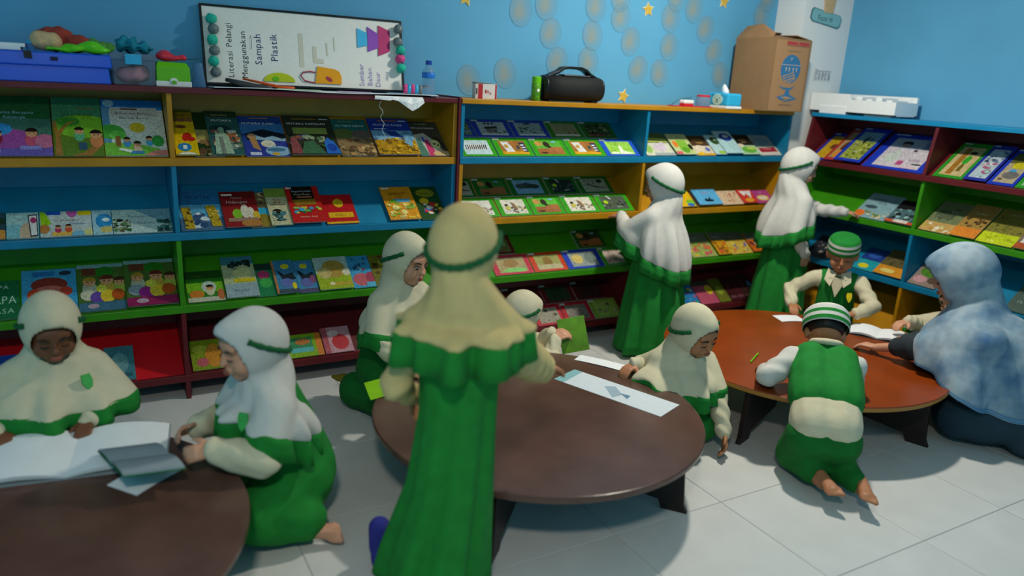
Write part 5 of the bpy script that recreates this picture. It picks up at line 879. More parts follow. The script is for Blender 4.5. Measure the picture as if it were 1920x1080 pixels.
def hood_cape(root, N, Hc, Rh, hemf, cloth, band='green_band', k=1.0, sh=(.142, .09), ruffle='green_cloth', rl=.055, drop=.05, brim=.016, folds=.019, nu=84, face=True, bandon=True, hood=(.0905, .110, .116), seed=0, trim=None, shc=(0, 0), push=(), npl=17):
    rng = random.Random(seed); ph = [rng.uniform(0, 6.28) for _ in range(4)]
    rx, ry, rz = [a * k for a in hood]; ctr = V3(0, -.012, .016) * k
    def hoodpt(th, phi, o=1.0):
        p = V3(rx * math.cos(phi) * math.sin(th), ry * math.cos(phi) * math.cos(th), rz * math.sin(phi)) * o + ctr
        # brim over the forehead
        fr = max(0, math.cos(th)); u = math.exp(-((phi - R(38)) / .30) ** 2)
        p.y += brim * k * u * fr ** 3; p.z += .25 * brim * u * fr ** 3
        return p
    rings = []; nC, nT, nH = 16, 6, 22
    for j in range(nC):
        t = j / nC                      # 0 hem .. 1 shoulder
        ring = []
        for i in range(nu):
            th = 2 * PI * i / nu; H = hemf(th)
            S = N + V3(shc[0] + sh[0] * math.sin(th), shc[1] + sh[1] * math.cos(th), -drop)
            w_ = t ** 1.25; p = H.lerp(S, w_)
            out = V3(math.sin(th), math.cos(th), 0); bulge = .018 * math.sin(PI * t)
            amp = folds * (1 - t * .75) ** .9 * min(1, (1 - t) * 4)
            p += out * (bulge + amp * (math.sin(7 * th + ph[0] + .8 * t) + .8 * math.sin(11 * th + ph[1]) + .5 * math.sin(17 * th + ph[2])))
            ring.append(p)
        rings.append(ring)
    def shove(p, th):
        out = V3(math.sin(th), math.cos(th), 0)
        for (A, B, ra, rb) in push:
            d = B - A; u_ = max(0, min(1, (p - A).dot(d) / d.dot(d))); q = A + d * u_; r_ = ra + (rb - ra) * u_ + .015; v = p - q
            if v.length < r_ * 1.6:
                # lift the cloth to the outer side of the arm
                o2 = (out + Zu * .35).normalized(); b_ = v.dot(o2); c_ = v.length_squared - r_ * r_
                if c_ < 0: p = p + o2 * (-b_ + math.sqrt(max(0, b_ * b_ - c_)))
        return p
    def lowp(th): return R(-38 - 12 * math.cos(th))
    for j in range(nT):
        t = j / nT; ring = []
        for i in range(nu):
            th = 2 * PI * i / nu
            S = N + V3(shc[0] + sh[0] * math.sin(th), shc[1] + sh[1] * math.cos(th), -drop)
            Hh = Hc + Rh @ hoodpt(th, lowp(th))
            mid = N + V3(.088 * k * math.sin(th), (.070 if math.cos(th) > 0 else .112) * k * math.cos(th), .022)
            p = (S * (1 - t) ** 2 + mid * 2 * t * (1 - t) + Hh * t * t)
            out = V3(math.sin(th), math.cos(th), 0); p += out * .0035 * math.sin(10 * th + ph[3]) * (1 - t)
            ring.append(p)
        rings.append(ring)
    h0 = len(rings)
    if push:
        for j in range(1 if False else 0, h0 - 3): rings[j] = [shove(p_, 2 * PI * i / nu) for i, p_ in enumerate(rings[j])]
        for it in range(2):
            old = [list(r_) for r_ in rings[:h0]]
            for j in range(h0 - 1):
                for i in range(nu):
                    a = old[j][i - 1] + old[j][(i + 1) % nu]; b_ = (old[j - 1][i] if j else old[j][i]) + old[j + 1][i]
                    rings[j][i] = old[j][i] * .5 + (a + b_) * .125
        for j in range(h0 - 3): rings[j] = [shove(p_, 2 * PI * i / nu) for i, p_ in enumerate(rings[j])]
    hem = rings[0]
    def hemat(th):
        x = (th / (2 * PI) * nu) % nu; i = int(x); return hem[i % nu].lerp(hem[(i + 1) % nu], x - i)
    for j in range(nH + 1):
        rings.append([Hc + Rh @ hoodpt(2 * PI * i / nu, min(lowp(2 * PI * i / nu) + (R(90) - lowp(2 * PI * i / nu)) * j / nH, R(89.2))) for i in range(nu)])
    mb = MB(); mb.loft(rings, False, True)
    me = mb.mesh('hijab')
    bm = bmesh.new(); bm.from_mesh(me); Ri = Rh.transposed(); ax, az_, zc = .0660 * k, .0820 * k, -.009 * k
    if face:
        kill = []
        for f in bm.faces:
            c = Ri @ (f.calc_center_median() - Hc)
            if c.y > .015 * k and (c.x / ax) ** 2 + ((c.z - zc) / az_) ** 2 < 1: kill.append(f)
        bmesh.ops.delete(bm, geom=kill, context='FACES')
        for e in [e for e in bm.edges if e.is_boundary]:
            for v in e.verts:
                c = Ri @ (v.co - Hc)
                if c.y > 0 and abs(c.x) < ax * 1.35 and abs(c.z - zc) < az_ * 1.35:
                    s = math.sqrt((c.x / ax) ** 2 + ((c.z - zc) / az_) ** 2)
                    if s > .5: c.x /= s; c.z = zc + (c.z - zc) / s
                    yf = (.016 + .080 * math.sqrt(max(0, 1 - (c.x / k / .080) ** 2 - ((c.z / k + .015) / .12) ** 2))) * k
                    c.y = min(c.y, yf + .004 * k) if c.z < .02 * k else c.y
                    v.co = Hc + Rh @ c
    loose = [v for v in bm.verts if not v.link_faces]
    bmesh.ops.delete(bm, geom=loose, context='VERTS')
    bmesh.ops.smooth_vert(bm, verts=bm.verts[:], factor=.4, use_axis_x=True, use_axis_y=True, use_axis_z=True)
    bmesh.ops.recalc_face_normals(bm, faces=bm.faces[:])
    thicken(bm, .0025)
    bm.to_mesh(me); bm.free(); me.polygons.foreach_set('use_smooth', [True] * len(me.polygons))
    hj = link('hijab', me, cloth, root)
    if ruffle:
        n2 = 252; A, B, Cc = [], [], []
        for i in range(n2):
            th = 2 * PI * i / n2; H = hemat(th); t_ = hemat(th + .04) - hemat(th - .04); out = V3(-t_.y, t_.x, 0); out = (out if out.dot(V3(math.sin(th), math.cos(th), 0)) > 0 else -out).normalized()
            pl = math.sin(npl * th + ph[0] + 1.2 * math.sin(3 * th)); q = .75 + .25 * math.sin(5 * th + ph[1])
            A.append(H - out * .001 + V3(0, 0, .006)); B.append(H + out * (.005 + .0045 * pl * q) + V3(0, 0, -rl * .5)); Cc.append(H + out * (.010 + .0095 * pl * q) + V3(0, 0, -rl + .003 * math.sin(7 * th + ph[2])))
        mid = [a.lerp(b, .5) + (b - a) * .0 for a, b in zip(A, B)]
        m2 = MB().loft([A, mid, B, Cc], False, False).mesh('ruffle'); bm = bmesh.new(); bm.from_mesh(m2); bmesh.ops.recalc_face_normals(bm, faces=bm.faces[:]); thicken(bm, .0022); bm.to_mesh(m2); bm.free()
        m2.polygons.foreach_set('use_smooth', [True] * len(m2.polygons)); link('ruffle', m2, ruffle, hj)
    if trim:
        for (ja, jb) in ((.55, 1.15), (1.6, 1.95)):
            def at_(jj, i):
                k_ = int(jj); p_ = rings[k_][i].lerp(rings[k_ + 1][i], jj - k_); th = 2 * PI * i / nu; return p_ + V3(math.sin(th), math.cos(th), .2) * .004
            m2 = MB().loft([[at_(ja, i) for i in range(nu)], [at_(jb, i) for i in range(nu)]], False, False).mesh('hem_stripe', 0, True); link('hem_stripe', m2, trim, hj)
    if face:   # under-scarf that closes the gap below the chin
        mb = MB(); mb.ell(Hc + Rh @ (V3(0, -.012, -.078) * k), V3(.050, .046, .036) * k, Rh, 18, 10); mb.cap(Hc + Rh @ (V3(0, -.005, -.07) * k), .056 * k, N, .06 * k, 14, 4)
        link('under_scarf', voxel(mb, .008, 3), cloth, hj)
    if bandon:
        pts = []
        for i in range(41):
            th = R(62) + R(236) * i / 40; q = math.sin(PI * i / 40)
            pts.append(Hc + Rh @ hoodpt(th, R(20) - R(44) * q, 1.035))
        MB().tube(pts, [(.0088 + .0016 * math.sin(i * 2.4)) * k for i in range(41)], 8).build('head_tie', band, hj, smooth=True)
    return hj

def oval_hem(N, dz, rx, ry, cx=0, cy=0, bumps=(), back=0):
    # hem ring: ellipse below the neck; bumps = (angle, half width, push out, lift); back = extra drop behind
    def f(th):
        p = N + V3(cx + rx * math.sin(th), cy + ry * math.cos(th), -dz - back * (1 - math.cos(th)) / 2)
        for (a, wd, o, l) in bumps:
            d = (th - a + PI) % (2 * PI) - PI; g = math.exp(-(d / wd) ** 2)
            p += V3(math.sin(th), math.cos(th), 0) * o * g + V3(0, 0, l * g)
        return p
    return f

class Person:
    def __init__(s, x, y, az, label, skin='skin', k=1.0):
        s.root = empty('person', (x, y, 0), -R(az)); tag(s.root, label, 'person', 'people reading and browsing'); s.k = k
        s.o = Vector((x, y, 0)); a = R(az); s.f = Vector((math.sin(a), math.cos(a), 0)); s.r = Vector((math.cos(a), -math.sin(a), 0))
        s.mb = MB(); s.skin = skin; s.arms = []
    def L(s, x, y, z):
        d = Vector((x, y, 0)) - s.o; return Vector((d.dot(s.r), d.dot(s.f), z))
    def Ld(s, x, y, z): d = Vector((x, y, 0)); return Vector((d.dot(s.r), d.dot(s.f), z))
    def head(s, Hc, Rh, N, ears=True, face=True):
        s.Hc, s.Rh, s.N = Hc, Rh, N; add_head(s.mb, Hc, Rh, s.k, ears)
        s.mb.cap(N - V3(0, 0, .02), .036 * s.k, Hc + Rh @ (V3(0, -.012, -.06) * s.k), .034 * s.k)
        s.face = face
    def torso(s, C, P, rc=.075, rp=.085):
        s.C, s.P = C, P; s.mb.cap(C, rc, P, rp); s.mb.cap(s.N - V3(0, 0, .02), .036 * s.k, C, .06 * s.k)
    def arm(s, S, W, pole, f, pn, side, a=.17, b=.155, cuff='cream', rs=(.046, .042, .034), curl=25, hk=.86, bare=0):
        E, W = ik(S, W, a, b, pole.normalized()); s.mb.cap(S, .03 * s.k, E, .026 * s.k); s.mb.cap(E, .026 * s.k, W, .019 * s.k); s.mb.cap(s.C, .05, S, .03)
        s.arms += [(S, E, rs[0] * .92, rs[1] * .95), (E, E.lerp(W, .25), rs[1] * .9, rs[1] * .9)]; fd = f if f is not None else (W - E); add_hand(s.mb, W, fd, pn, side, hk, curl)
        if cuff:
            mb = MB(); We = E.lerp(W, .97 - bare); mb.cap(S, rs[0], E, rs[1], 14, 6); mb.cap(E, rs[1], E.lerp(We, .6), rs[1] * .95, 14, 6); mb.cap(E.lerp(We, .5), rs[1] * .93, We, rs[2], 14, 5)
            d = (We - E).normalized(); mb.cap(We - d * .012, rs[2] * 1.04, We + d * .002, rs[2] * .9, 14, 3)
            me = voxel(mb, .009, 3, post=lambda c, n: c + n * .0035 * math.sin((c - S).length * 95 + 4 * n.x))
            link('sleeve', me, cuff, s.root)
        return E, W
    def leg(s, Hp, K, A, tf, up, r=(.055, .04, .026), foot=True):
        s.mb.cap(Hp, r[0], K, r[1]); s.mb.cap(K, r[1], A, r[2]); s.mb.cap(s.P, .07, Hp, r[0])
        if foot: add_foot(s.mb, A, tf, up, .8 * s.k)
    def finish(s, vox=.0062, down=False):
        me = voxel(s.mb, vox, 2, .4); bd = link('body', me, s.skin, s.root)
        if s.face: face_parts(bd, s.Hc, s.Rh, s.k, down)
    def blob(s, name, mb, m, vox=.011, sm=5, folds=.004, fr=60):
        def post(c, n):
            q = c * 1.0; w_ = noise.noise(Vector((q.x * 9, q.y * 9, q.z * 3))) ; w2 = math.sin((q.x * .8 + q.y * .6) * fr + 5 * noise.noise(q * 5))
            return c + n * folds * (w_ + .8 * w2 * (0.4 + .6 * noise.noise(q * 4 + Vector((3, 1, 2)))))
        me = voxel(mb, vox, sm, .5, post); return link(name, me, m, s.root)
    def gown(s, rings, m, name='dress', nu=72, folds=.012, nf=9, seed=0):
        # rings: (z, cx, cy, rx, ry), from shoulders down
        rg = random.Random(seed); p0, p1 = rg.uniform(0, 6), rg.uniform(0, 6); R_ = []
        fine = []
        for (a, b) in zip(rings[:-1], rings[1:]):
            for q in range(5): fine.append([x + (y - x) * q / 5 for x, y in zip(a, b)])
        fine.append(list(rings[-1])); z0, z1 = fine[0][0], fine[-1][0]
        for (z, cx, cy, rx, ry) in fine:
            t = (z0 - z) / (z0 - z1); ring = []
            for i in range(nu):
                th = 2 * PI * i / nu; f_ = 1 + folds / .15 * t ** .8 * (math.sin(nf * th + p0 + t) + .6 * math.sin((nf + 6) * th + p1 - t) + .3 * math.sin(3 * th + p1))
                ring.append(V3(cx + rx * f_ * math.sin(th), cy + ry * f_ * math.cos(th), z))
            R_.append(ring)
        me = MB().loft(R_, True, True).mesh('g', 0, True); return link(name, me, m, s.root)

def badge(root, c, n, up, w_=.018, h_=.03, m='badge'):
    n = n.normalized(); up = (up - n * up.dot(n)).normalized(); r_ = up.cross(n)
    pts = [c + r_ * (a * w_) + up * (b * h_) for a, b in ((-.8, 1), (.8, 1), (1, .2), (.55, -.6), (0, -1), (-.55, -.6), (-1, .2))]
    MB().loft([[p - n * .004 for p in pts], [p + n * .003 for p in pts]]).build('badge', m, root)

Zu = V3(0, 0, 1); Dn = V3(0, 0, -1)
def frontback(th): return th

# --- girl standing at the middle shelf, back to us
p = Person(1.135, -.275, -22, 'girl in white hijab and green dress standing at the middle shelf, seen from behind', 'skin')
N = V3(0, -.01, .862); p.head(V3(0, .012, .975), rot3(14, 6), N, face=True); p.torso(V3(0, 0, .77), V3(0, 0, .55))
for sd, W, pole in ((-1, p.L(1.02, -.06, .775), V3(-.6, -.2, -.6)), (1, V3(.15, .17, .70), V3(.6, -.3, -.5))):
    p.arm(V3(sd * .105, 0, .81), W, pole, V3(0, 1, -.1), V3(.2 * -sd, 0, -1), sd, cuff='white_cloth', curl=18)
for sd in (-1, 1): p.leg(V3(sd * .06, 0, .52), V3(sd * .06, .02, .28), V3(sd * .06, 0, .055), V3(0, 1, 0), Zu)
p.finish()
p.gown([(.82, 0, 0, .10, .075), (.72, 0, 0, .135, .105), (.55, 0, -.005, .15, .13), (.30, 0, -.01, .185, .165), (.03, 0, -.01, .215, .19)], 'green_cloth', seed=1)
hood_cape(p.root, N, p.Hc, p.Rh, push=p.arms, hemf=oval_hem(N, .19, .185, .165, 0, -.01, ((R(-35), .5, .02, .03),), .155), cloth='white_cloth', seed=1, rl=.075)

# --- girl at the corner, reaching to the right wall shelf
p = Person(2.13, -.33, 104, 'girl in white hijab reaching to the right wall shelf in the corner', 'skin_light')
N = V3(0, -.01, .955); p.head(V3(0, .016, 1.072), rot3(-24, 10), N); p.torso(V3(0, 0, .86), V3(0, 0, .6))
p.arm(V3(-.105, .02, .885), p.L(2.46, -.46, .815), V3(-.4, .2, -.8), V3(.1, 1, -.05), V3(0, 0, -1), -1, a=.2, b=.18, cuff='white_cloth')
p.arm(V3(.115, -.01, .885), V3(.155, .03, .57), V3(.3, -1, 0), V3(0, .1, -1), V3(-1, 0, 0), 1, a=.19, b=.17, cuff='white_cloth', curl=30)
for sd in (-1, 1): p.leg(V3(sd * .06, 0, .58), V3(sd * .06, .02, .3), V3(sd * .06, 0, .055), V3(0, 1, 0), Zu)
p.finish()
p.gown([(.9, 0, 0, .10, .075), (.78, 0, 0, .13, .105), (.6, 0, 0, .14, .125), (.3, 0, -.01, .165, .15), (.03, 0, -.01, .19, .17)], 'green_cloth', seed=3)
hood_cape(p.root, N, p.Hc, p.Rh, push=p.arms, hemf=oval_hem(N, .16, .165, .155, 0, -.01, ((R(-30), .5, .02, .03),), .14), cloth='white_cloth', seed=2, rl=.075)

# --- girl walking past the middle table, back to us
p = Person(-.825, -1.765, 33, 'girl in cream hijab and long green dress walking past the brown table, back to us', 'skin')
N = V3(.01, .0, .945); p.head(V3(.0, .022, 1.066), rot3(-14, 8), N); p.torso(V3(0, 0, .87), V3(-.01, 0, .6))
p.arm(V3(.105, 0, .865), p.L(-.43, -1.60, .60), V3(.3, -.7, -.8), V3(.8, .5, -.1), V3(0, 0, -1), 1, a=.19, b=.19, cuff='cream_warm_lit', rs=(.056, .062, .052))
p.arm(V3(-.105, 0, .865), V3(-.15, .12, .60), V3(-.4, -1, -.1), V3(0, .3, -1), V3(1, 0, 0), -1, a=.19, b=.17, cuff='cream_warm_lit')
p.leg(V3(-.04, 0, .56), V3(-.08, .08, .32), V3(-.25, .14, .06), V3(-.2, 1, 0), Zu, (.045, .032, .022)); p.leg(V3(.02, .01, .56), V3(.0, .03, .3), V3(-.02, .0, .055), V3(.1, 1, 0), Zu, (.045, .032, .022))
p.finish()
for A, f in ((V3(-.25, .14, .06), V3(-.2, 1, 0)), (V3(-.02, .0, .055), V3(.1, 1, 0))):
    mb = MB(); add_foot(mb, A, f, Zu, .92); mb.cap(A, .034, A + V3(0, 0, .07), .036); link('sock', voxel(mb, .006, 4), 'sock_blue', p.root)
p.gown([(.90, 0, 0, .10, .08), (.80, 0, 0, .112, .10), (.62, 0, 0, .106, .105), (.40, -.015, .0, .118, .12), (.16, -.055, .015, .15, .15), (.07, -.065, .02, .158, .155)], 'green_cloth', seed=5, folds=.016, nf=6)
hood_cape(p.root, N, p.Hc, p.Rh, push=p.arms, hemf=oval_hem(N, .065, .168, .13, 0, -.01, (), .03), cloth='cream_warm_lit', seed=5, rl=.085, npl=13)

# --- girl kneeling behind the middle table, looking round
p = Person(-.515, -.485, 160, 'girl in cream hijab kneeling behind the brown table, face turned to us', 'skin_light')
N = V3(.0, .03, .605); p.head(V3(.0, .06, .725), rot3(6, 8, -4), N); p.torso(V3(0, .01, .52), V3(0, -.04, .24))
p.arm(V3(-.11, .02, .555), p.L(-.40, -.72, .33), V3(-.7, -.1, -.6), V3(.1, .9, -.1), Dn, -1)
p.arm(V3(.11, .02, .555), V3(.15, .21, .335), V3(.8, -.2, -.6), V3(-.2, .9, -.1), Dn, 1)
for sd in (-1, 1): p.leg(V3(sd * .07, -.05, .22), V3(sd * .09, .17, .07), V3(sd * .09, -.14, .075), V3(0, -1, .0), Dn)
p.finish()
mb = MB(); mb.cap(V3(0, .01, .52), .105, V3(0, -.05, .25), .145)
for sd in (-1, 1): mb.cap(V3(sd * .06, -.05, .21), .11, V3(sd * .085, .17, .09), .085); mb.cap(V3(sd * .085, .15, .085), .08, V3(sd * .1, -.16, .085), .085)
p.blob('dress', mb, 'green_dark', folds=.007)
for sd in (-1, 1):
    mb = MB(); add_foot(mb, V3(sd * .09, -.19, .075), V3(0, -1, 0), Dn, .9); link('sock', voxel(mb, .006, 4), 'sock_olive', p.root)
hood_cape(p.root, N, p.Hc, p.Rh, push=p.arms, hemf=oval_hem(N, .165, .18, .165, 0, .0, (), .03), cloth='cream', seed=7, rl=.065)

# --- small girl sitting behind the middle table
p = Person(.06, -.55, 96, 'small girl in white hijab sitting behind the brown table, holding a green book', 'skin_light', .92)
N = V3(0, .01, .315); p.head(V3(0, .035, .425), rot3(6, 16), N); p.torso(V3(0, 0, .25), V3(0, -.03, .11))
p.arm(V3(-.09, .02, .28), p.L(.235, -.60, .33), V3(-.6, 0, -.8), V3(.3, .9, .2), V3(0, .3, -1), -1, a=.14, b=.13, rs=(.045, .042, .034))
p.arm(V3(.09, .02, .28), p.L(.22, -.66, .315), V3(.6, 0, -.8), V3(-.2, .9, .2), V3(0, .3, -1), 1, a=.14, b=.13, rs=(.045, .042, .034))
for sd in (-1, 1): p.leg(V3(sd * .06, -.02, .09), V3(sd * .16, .15, .08), V3(-sd * .03, .2, .05), V3(-sd, .2, 0), V3(0, .3, 1), (.05, .038, .024))
p.finish(down=True)
mb = MB(); mb.cap(V3(0, 0, .26), .095, V3(0, -.03, .12), .12)
for sd in (-1, 1): mb.cap(V3(sd * .05, -.02, .1), .085, V3(sd * .16, .15, .08), .065); mb.cap(V3(sd * .15, .15, .075), .06, V3(-sd * .01, .2, .06), .05)
p.blob('dress', mb, 'green_cloth')
hood_cape(p.root, N, p.Hc, p.Rh, push=p.arms, hemf=oval_hem(N, .09, .15, .135, 0, 0, (), .04), cloth='cream', seed=9, k=.92, sh=(.115, .08), rl=.04)

# --- girl between the brown and the orange table
p = Person(.555, -1.17, 196, 'girl in cream hijab sitting between the brown and orange tables, head bent', 'skin')
N = V3(.02, .03, .402); p.head(V3(-.012, .078, .505), rot3(20, 16, 8), N); p.torso(V3(0, .01, .34), V3(0, -.05, .14))
p.arm(V3(.10, .02, .365), p.L(.355, -1.10, .335), V3(.5, -.4, -.3), V3(.9, .5, -.2), Dn, 1, a=.16, b=.145)
p.arm(V3(-.10, .02, .355), p.L(.61, -1.43, .09), V3(-.8, .3, -.2), V3(.1, .6, -.9), V3(.6, 0, -.2), -1, a=.17, b=.16)
for sd in (-1, 1): p.leg(V3(sd * .07, -.05, .13), V3(sd * .09, .12, .07), V3(sd * .10, -.15, .06), V3(0, -1, 0), Dn)
p.finish(down=True)
mb = MB(); mb.cap(V3(0, .01, .34), .10, V3(0, -.06, .16), .135)
for sd in (-1, 1): mb.cap(V3(sd * .06, -.05, .14), .10, V3(sd * .08, .10, .085), .078); mb.cap(V3(sd * .08, .09, .08), .075, V3(sd * .1, -.16, .08), .08)
p.blob('dress', mb, 'green_cloth')
hood_cape(p.root, N, p.Hc, p.Rh, push=p.arms, hemf=oval_hem(N, .135, .17, .165, .0, .02, ((R(70), .45, .05, .05),), .02), cloth='cream', seed=11, rl=.06, brim=.008)

# --- girl in profile at the left table
p = Person(-1.205, -1.14, -101, 'girl in white hijab kneeling at the left table in profile, holding a book', 'skin_light', 1.02)
N = V3(0, .02, .525); p.head(V3(0, .055, .645), rot3(4, 6), N); p.torso(V3(0, .0, .44), V3(0, -.06, .19))
p.arm(V3(-.11, .03, .475), p.L(-1.40, -1.27, .375), V3(-.6, -.4, -.7), V3(.1, 1, .05), V3(.7, 0, -.5), -1, a=.165, b=.15, rs=(.056, .054, .042), curl=38)
p.arm(V3(.11, .03, .475), p.L(-1.42, -1.06, .36), V3(.6, -.2, -.7), V3(-.1, 1, .05), V3(-.7, 0, -.5), 1, a=.165, b=.15, rs=(.056, .054, .042), curl=38)
p.leg(V3(-.07, -.06, .16), V3(-.13, .10, .10), V3(-.20, -.02, .06), V3(-.55, -.6, 0), V3(-.5, .5, .4)); p.leg(V3(.07, -.06, .16), V3(.10, .14, .07), V3(.11, -.12, .06), V3(0, -1, 0), Dn)
p.finish(down=True)
mb = MB(); mb.cap(V3(0, .0, .45), .105, V3(0, -.07, .2), .15)
mb.cap(V3(-.06, -.06, .17), .12, V3(-.125, .09, .11), .095); mb.cap(V3(-.12, .08, .1), .09, V3(-.17, -.03, .085), .075); mb.cap(V3(.06, -.06, .16), .11, V3(.09, .1, .09), .085); mb.cap(V3(.09, .08, .085), .08, V3(.10, -.13, .08), .075)
p.blob('dress', mb, 'green_cloth', folds=.006)
hj_ = hood_cape(p.root, N, p.Hc, p.Rh, push=p.arms, hemf=oval_hem(N, .095, .168, .15, 0, -.01, (), .10), cloth='white_cloth', seed=13, k=1.02, brim=.026, rl=.08)
badge(hj_, V3(-.095, .128, .445), V3(-.7, 1, .25), Zu)

# --- girl facing us behind the left table
p = Person(-1.82, -.60, 176, 'girl in cream hijab behind the left table, looking down at the open book', 'skin_dark', 1.02)
N = V3(0, .03, .505); p.head(V3(0, .075, .615), rot3(2, 17), N, face=True); p.torso(V3(0, .01, .43), V3(0, -.06, .19))
p.arm(V3(-.11, .03, .46), p.L(-1.735, -.80, .325), V3(-.9, -.1, -.3), V3(.3, .9, -.15), Dn, -1, a=.165, b=.15)
p.arm(V3(.11, .03, .46), p.L(-1.985, -.78, .325), V3(.9, -.1, -.3), V3(-.1, .9, -.15), Dn, 1, a=.165, b=.15)
for sd in (-1, 1): p.leg(V3(sd * .07, -.06, .16), V3(sd * .1, .13, .07), V3(sd * .1, -.14, .06), V3(0, -1, 0), Dn)
p.finish(down=True)
mb = MB(); mb.cap(V3(0, .0, .44), .105, V3(0, -.07, .2), .15)
for sd in (-1, 1): mb.cap(V3(sd * .06, -.06, .16), .11, V3(sd * .09, .1, .09), .085); mb.cap(V3(sd * .09, .1, .085), .08, V3(sd * .1, -.15, .08), .075)
p.blob('dress', mb, 'green_dark')
hj_ = hood_cape(p.root, N, p.Hc, p.Rh, push=p.arms, hemf=oval_hem(N, .155, .20, .17, 0, .015, ((R(-50), .45, .03, .02), (R(50), .45, .03, .02)), .03), cloth='cream', seed=15, k=1.02, rl=.05)
badge(hj_, V3(-.085, .150, .440), V3(-.5, 1, .5), Zu)

# --- boys
def boy_cap(root, Hc, Rh, k, bands, tilt=-6):
    Rc = Rh @ Matrix.Rotation(R(tilt), 3, 'X'); n = 40
    prof = [(.088, .024), (.0905, .028), (.0915, .042), (.0912, .055), (.0902, .068), (.0875, .082), (.077, .094), (.045, .1), (.004, .101)]
    mb = MB(); rg = [[Hc + Rc @ (V3(r_ * .97 * math.sin(2 * PI * i / n), r_ * 1.09 * math.cos(2 * PI * i / n) - .008, z * 1.13) * k) for i in range(n)] for r_, z in prof]
    for j in range(len(rg) - 1):
        mb.mi = bands[j]; mb.loft([rg[j], rg[j + 1]], False, j == len(rg) - 2)
    me = mb.mesh('cap'); me.polygons.foreach_set('use_smooth', [True] * len(me.polygons)); return link('cap', me, ['green_cloth', 'white_cloth'], root)
def boy_hair(root, Hc, Rh, k):
    mb = MB(); mb.ell(Hc + Rh @ (V3(0, -.016, .03) * k), V3(.0785, .088, .072) * k, Rh, 18, 12)
    me = mb.mesh('h'); bm = bmesh.new(); bm.from_mesh(me); Ri = Rh.transposed()
    bmesh.ops.delete(bm, geom=[f for f in bm.faces if (Ri @ (f.calc_center_median() - Hc)).z < -.012 * k or (Ri @ (f.calc_center_median() - Hc)).y > .062 * k], context='FACES')
    thicken(bm, .004); bm.to_mesh(me); bm.free(); me.polygons.foreach_set('use_smooth', [True] * len(me.polygons)); return link('hair', me, 'hair', root)

p = Person(2.12, -.75, 236, 'boy in striped cap and green vest sitting behind the orange table, facing us', 'skin', 1.0)
N = V3(0, .03, .525); p.head(V3(0, .055, .637), rot3(4, 10, 0), N); p.torso(V3(0, .01, .44), V3(0, -.05, .16))
p.arm(V3(.115, .02, .48), p.L(1.86, -.66, .335), V3(.9, -.2, -.5), V3(-.3, .9, -.2), Dn, 1, a=.17, b=.155)
p.arm(V3(-.115, .02, .48), p.L(1.98, -1.00, .36), V3(-.9, -.2, -.4), V3(.8, .5, -.1), Dn, -1, a=.17, b=.155)
for sd in (-1, 1): p.leg(V3(sd * .07, -.04, .13), V3(sd * .15, .13, .09), V3(-sd * .02, .19, .05), V3(-sd, .1, 0), V3(0, .2, 1))
p.finish(down=True)
mb = MB(); mb.cap(V3(0, .01, .455), .092, V3(0, -.045, .2), .112); mb.cap(V3(-.09, .015, .475), .055, V3(.09, .015, .475), .055); p.blob('shirt', mb, 'cream', folds=.003)
mb = MB(); mb.cap(V3(0, .012, .44), .1, V3(0, -.045, .2), .12); mb.cap(V3(-.07, .012, .475), .062, V3(.07, .012, .475), .062)
vest = p.blob('vest', mb, 'green_cloth', folds=.002, sm=3)
# open V at the neck, shirt collar, crest
MB().loft([[V3(-.045, .105, .512), V3(.045, .105, .512), V3(0, .122, .40)], [V3(-.045, .116, .512), V3(.045, .116, .512), V3(0, .129, .40)]]).build('shirt_front', 'cream', p.root)
for sd in (-1, 1):
    MB().loft([[V3(sd * .012, .095, .53), V3(sd * .06, .05, .545), V3(sd * .068, .1, .49), V3(sd * .035, .127, .462)], [V3(sd * .012, .105, .538), V3(sd * .062, .06, .553), V3(sd * .072, .11, .495), V3(sd * .036, .137, .464)]]).build('collar', 'cream', p.root)
badge(vest, V3(-.075, .104, .405), V3(-.45, 1, .25), Zu, .016, .028, 'badge_yellow')
mb = MB()
for sd in (-1, 1): mb.cap(V3(sd * .06, -.04, .13), .085, V3(sd * .15, .13, .09), .06); mb.cap(V3(sd * .15, .13, .085), .058, V3(sd * .02, .18, .065), .045)
p.blob('trousers', mb, 'green_dark')
boy_hair(p.root, p.Hc, p.Rh, 1.0); boy_cap(p.root, p.Hc, p.Rh, 1.0, [0, 0, 1, 0, 1, 0, 0, 0])

p = Person(.808, -1.752, 46, 'boy in green vest kneeling at the orange table with his back to us, barefoot', 'skin', 1.0)
N = V3(0, .335, .455); p.head(V3(0, .425, .495), rot3(0, 42, 0), N, face=True); p.torso(V3(0, .25, .40), V3(0, .0, .27), .06, .07)
p.arm(V3(-.125, .28, .42), p.L(.885, -1.36, .322), V3(-.5, -.7, -.3), V3(-.2, .9, -.1), Dn, -1, a=.15, b=.14, cuff='white_cloth', rs=(.054, .05, .04))
p.arm(V3(.115, .28, .42), V3(.04, .47, .322), V3(.5, -.2, -.5), V3(-.3, .9, -.1), Dn, 1, a=.15, b=.14, cuff='white_cloth', rs=(.05, .046, .038))
KL, KR = V3(-.09, .07, .06), V3(.06, .07, .06); AL, AR = V3(.015, -.12, .06), V3(.15, -.11, .06)
p.leg(V3(-.065, -.01, .22), KL, AL, V3(.35, -1, -.1), V3(.3, .0, -1), (.05, .038, .028)); p.leg(V3(.065, -.01, .22), KR, AR, V3(.1, -1, -.15), V3(0, 0, -1), (.05, .038, .028))
p.finish(down=True)
mb = MB()
for sd in (-1, 1): mb.cap(V3(sd * .05, .26, .405), .08, V3(sd * .045, .02, .275), .094); mb.cap(V3(sd * .045, .03, .275), .096, V3(sd * .045, -.015, .255), .096)
p.blob('shirt', mb, 'cream', folds=.003)
mb = MB()
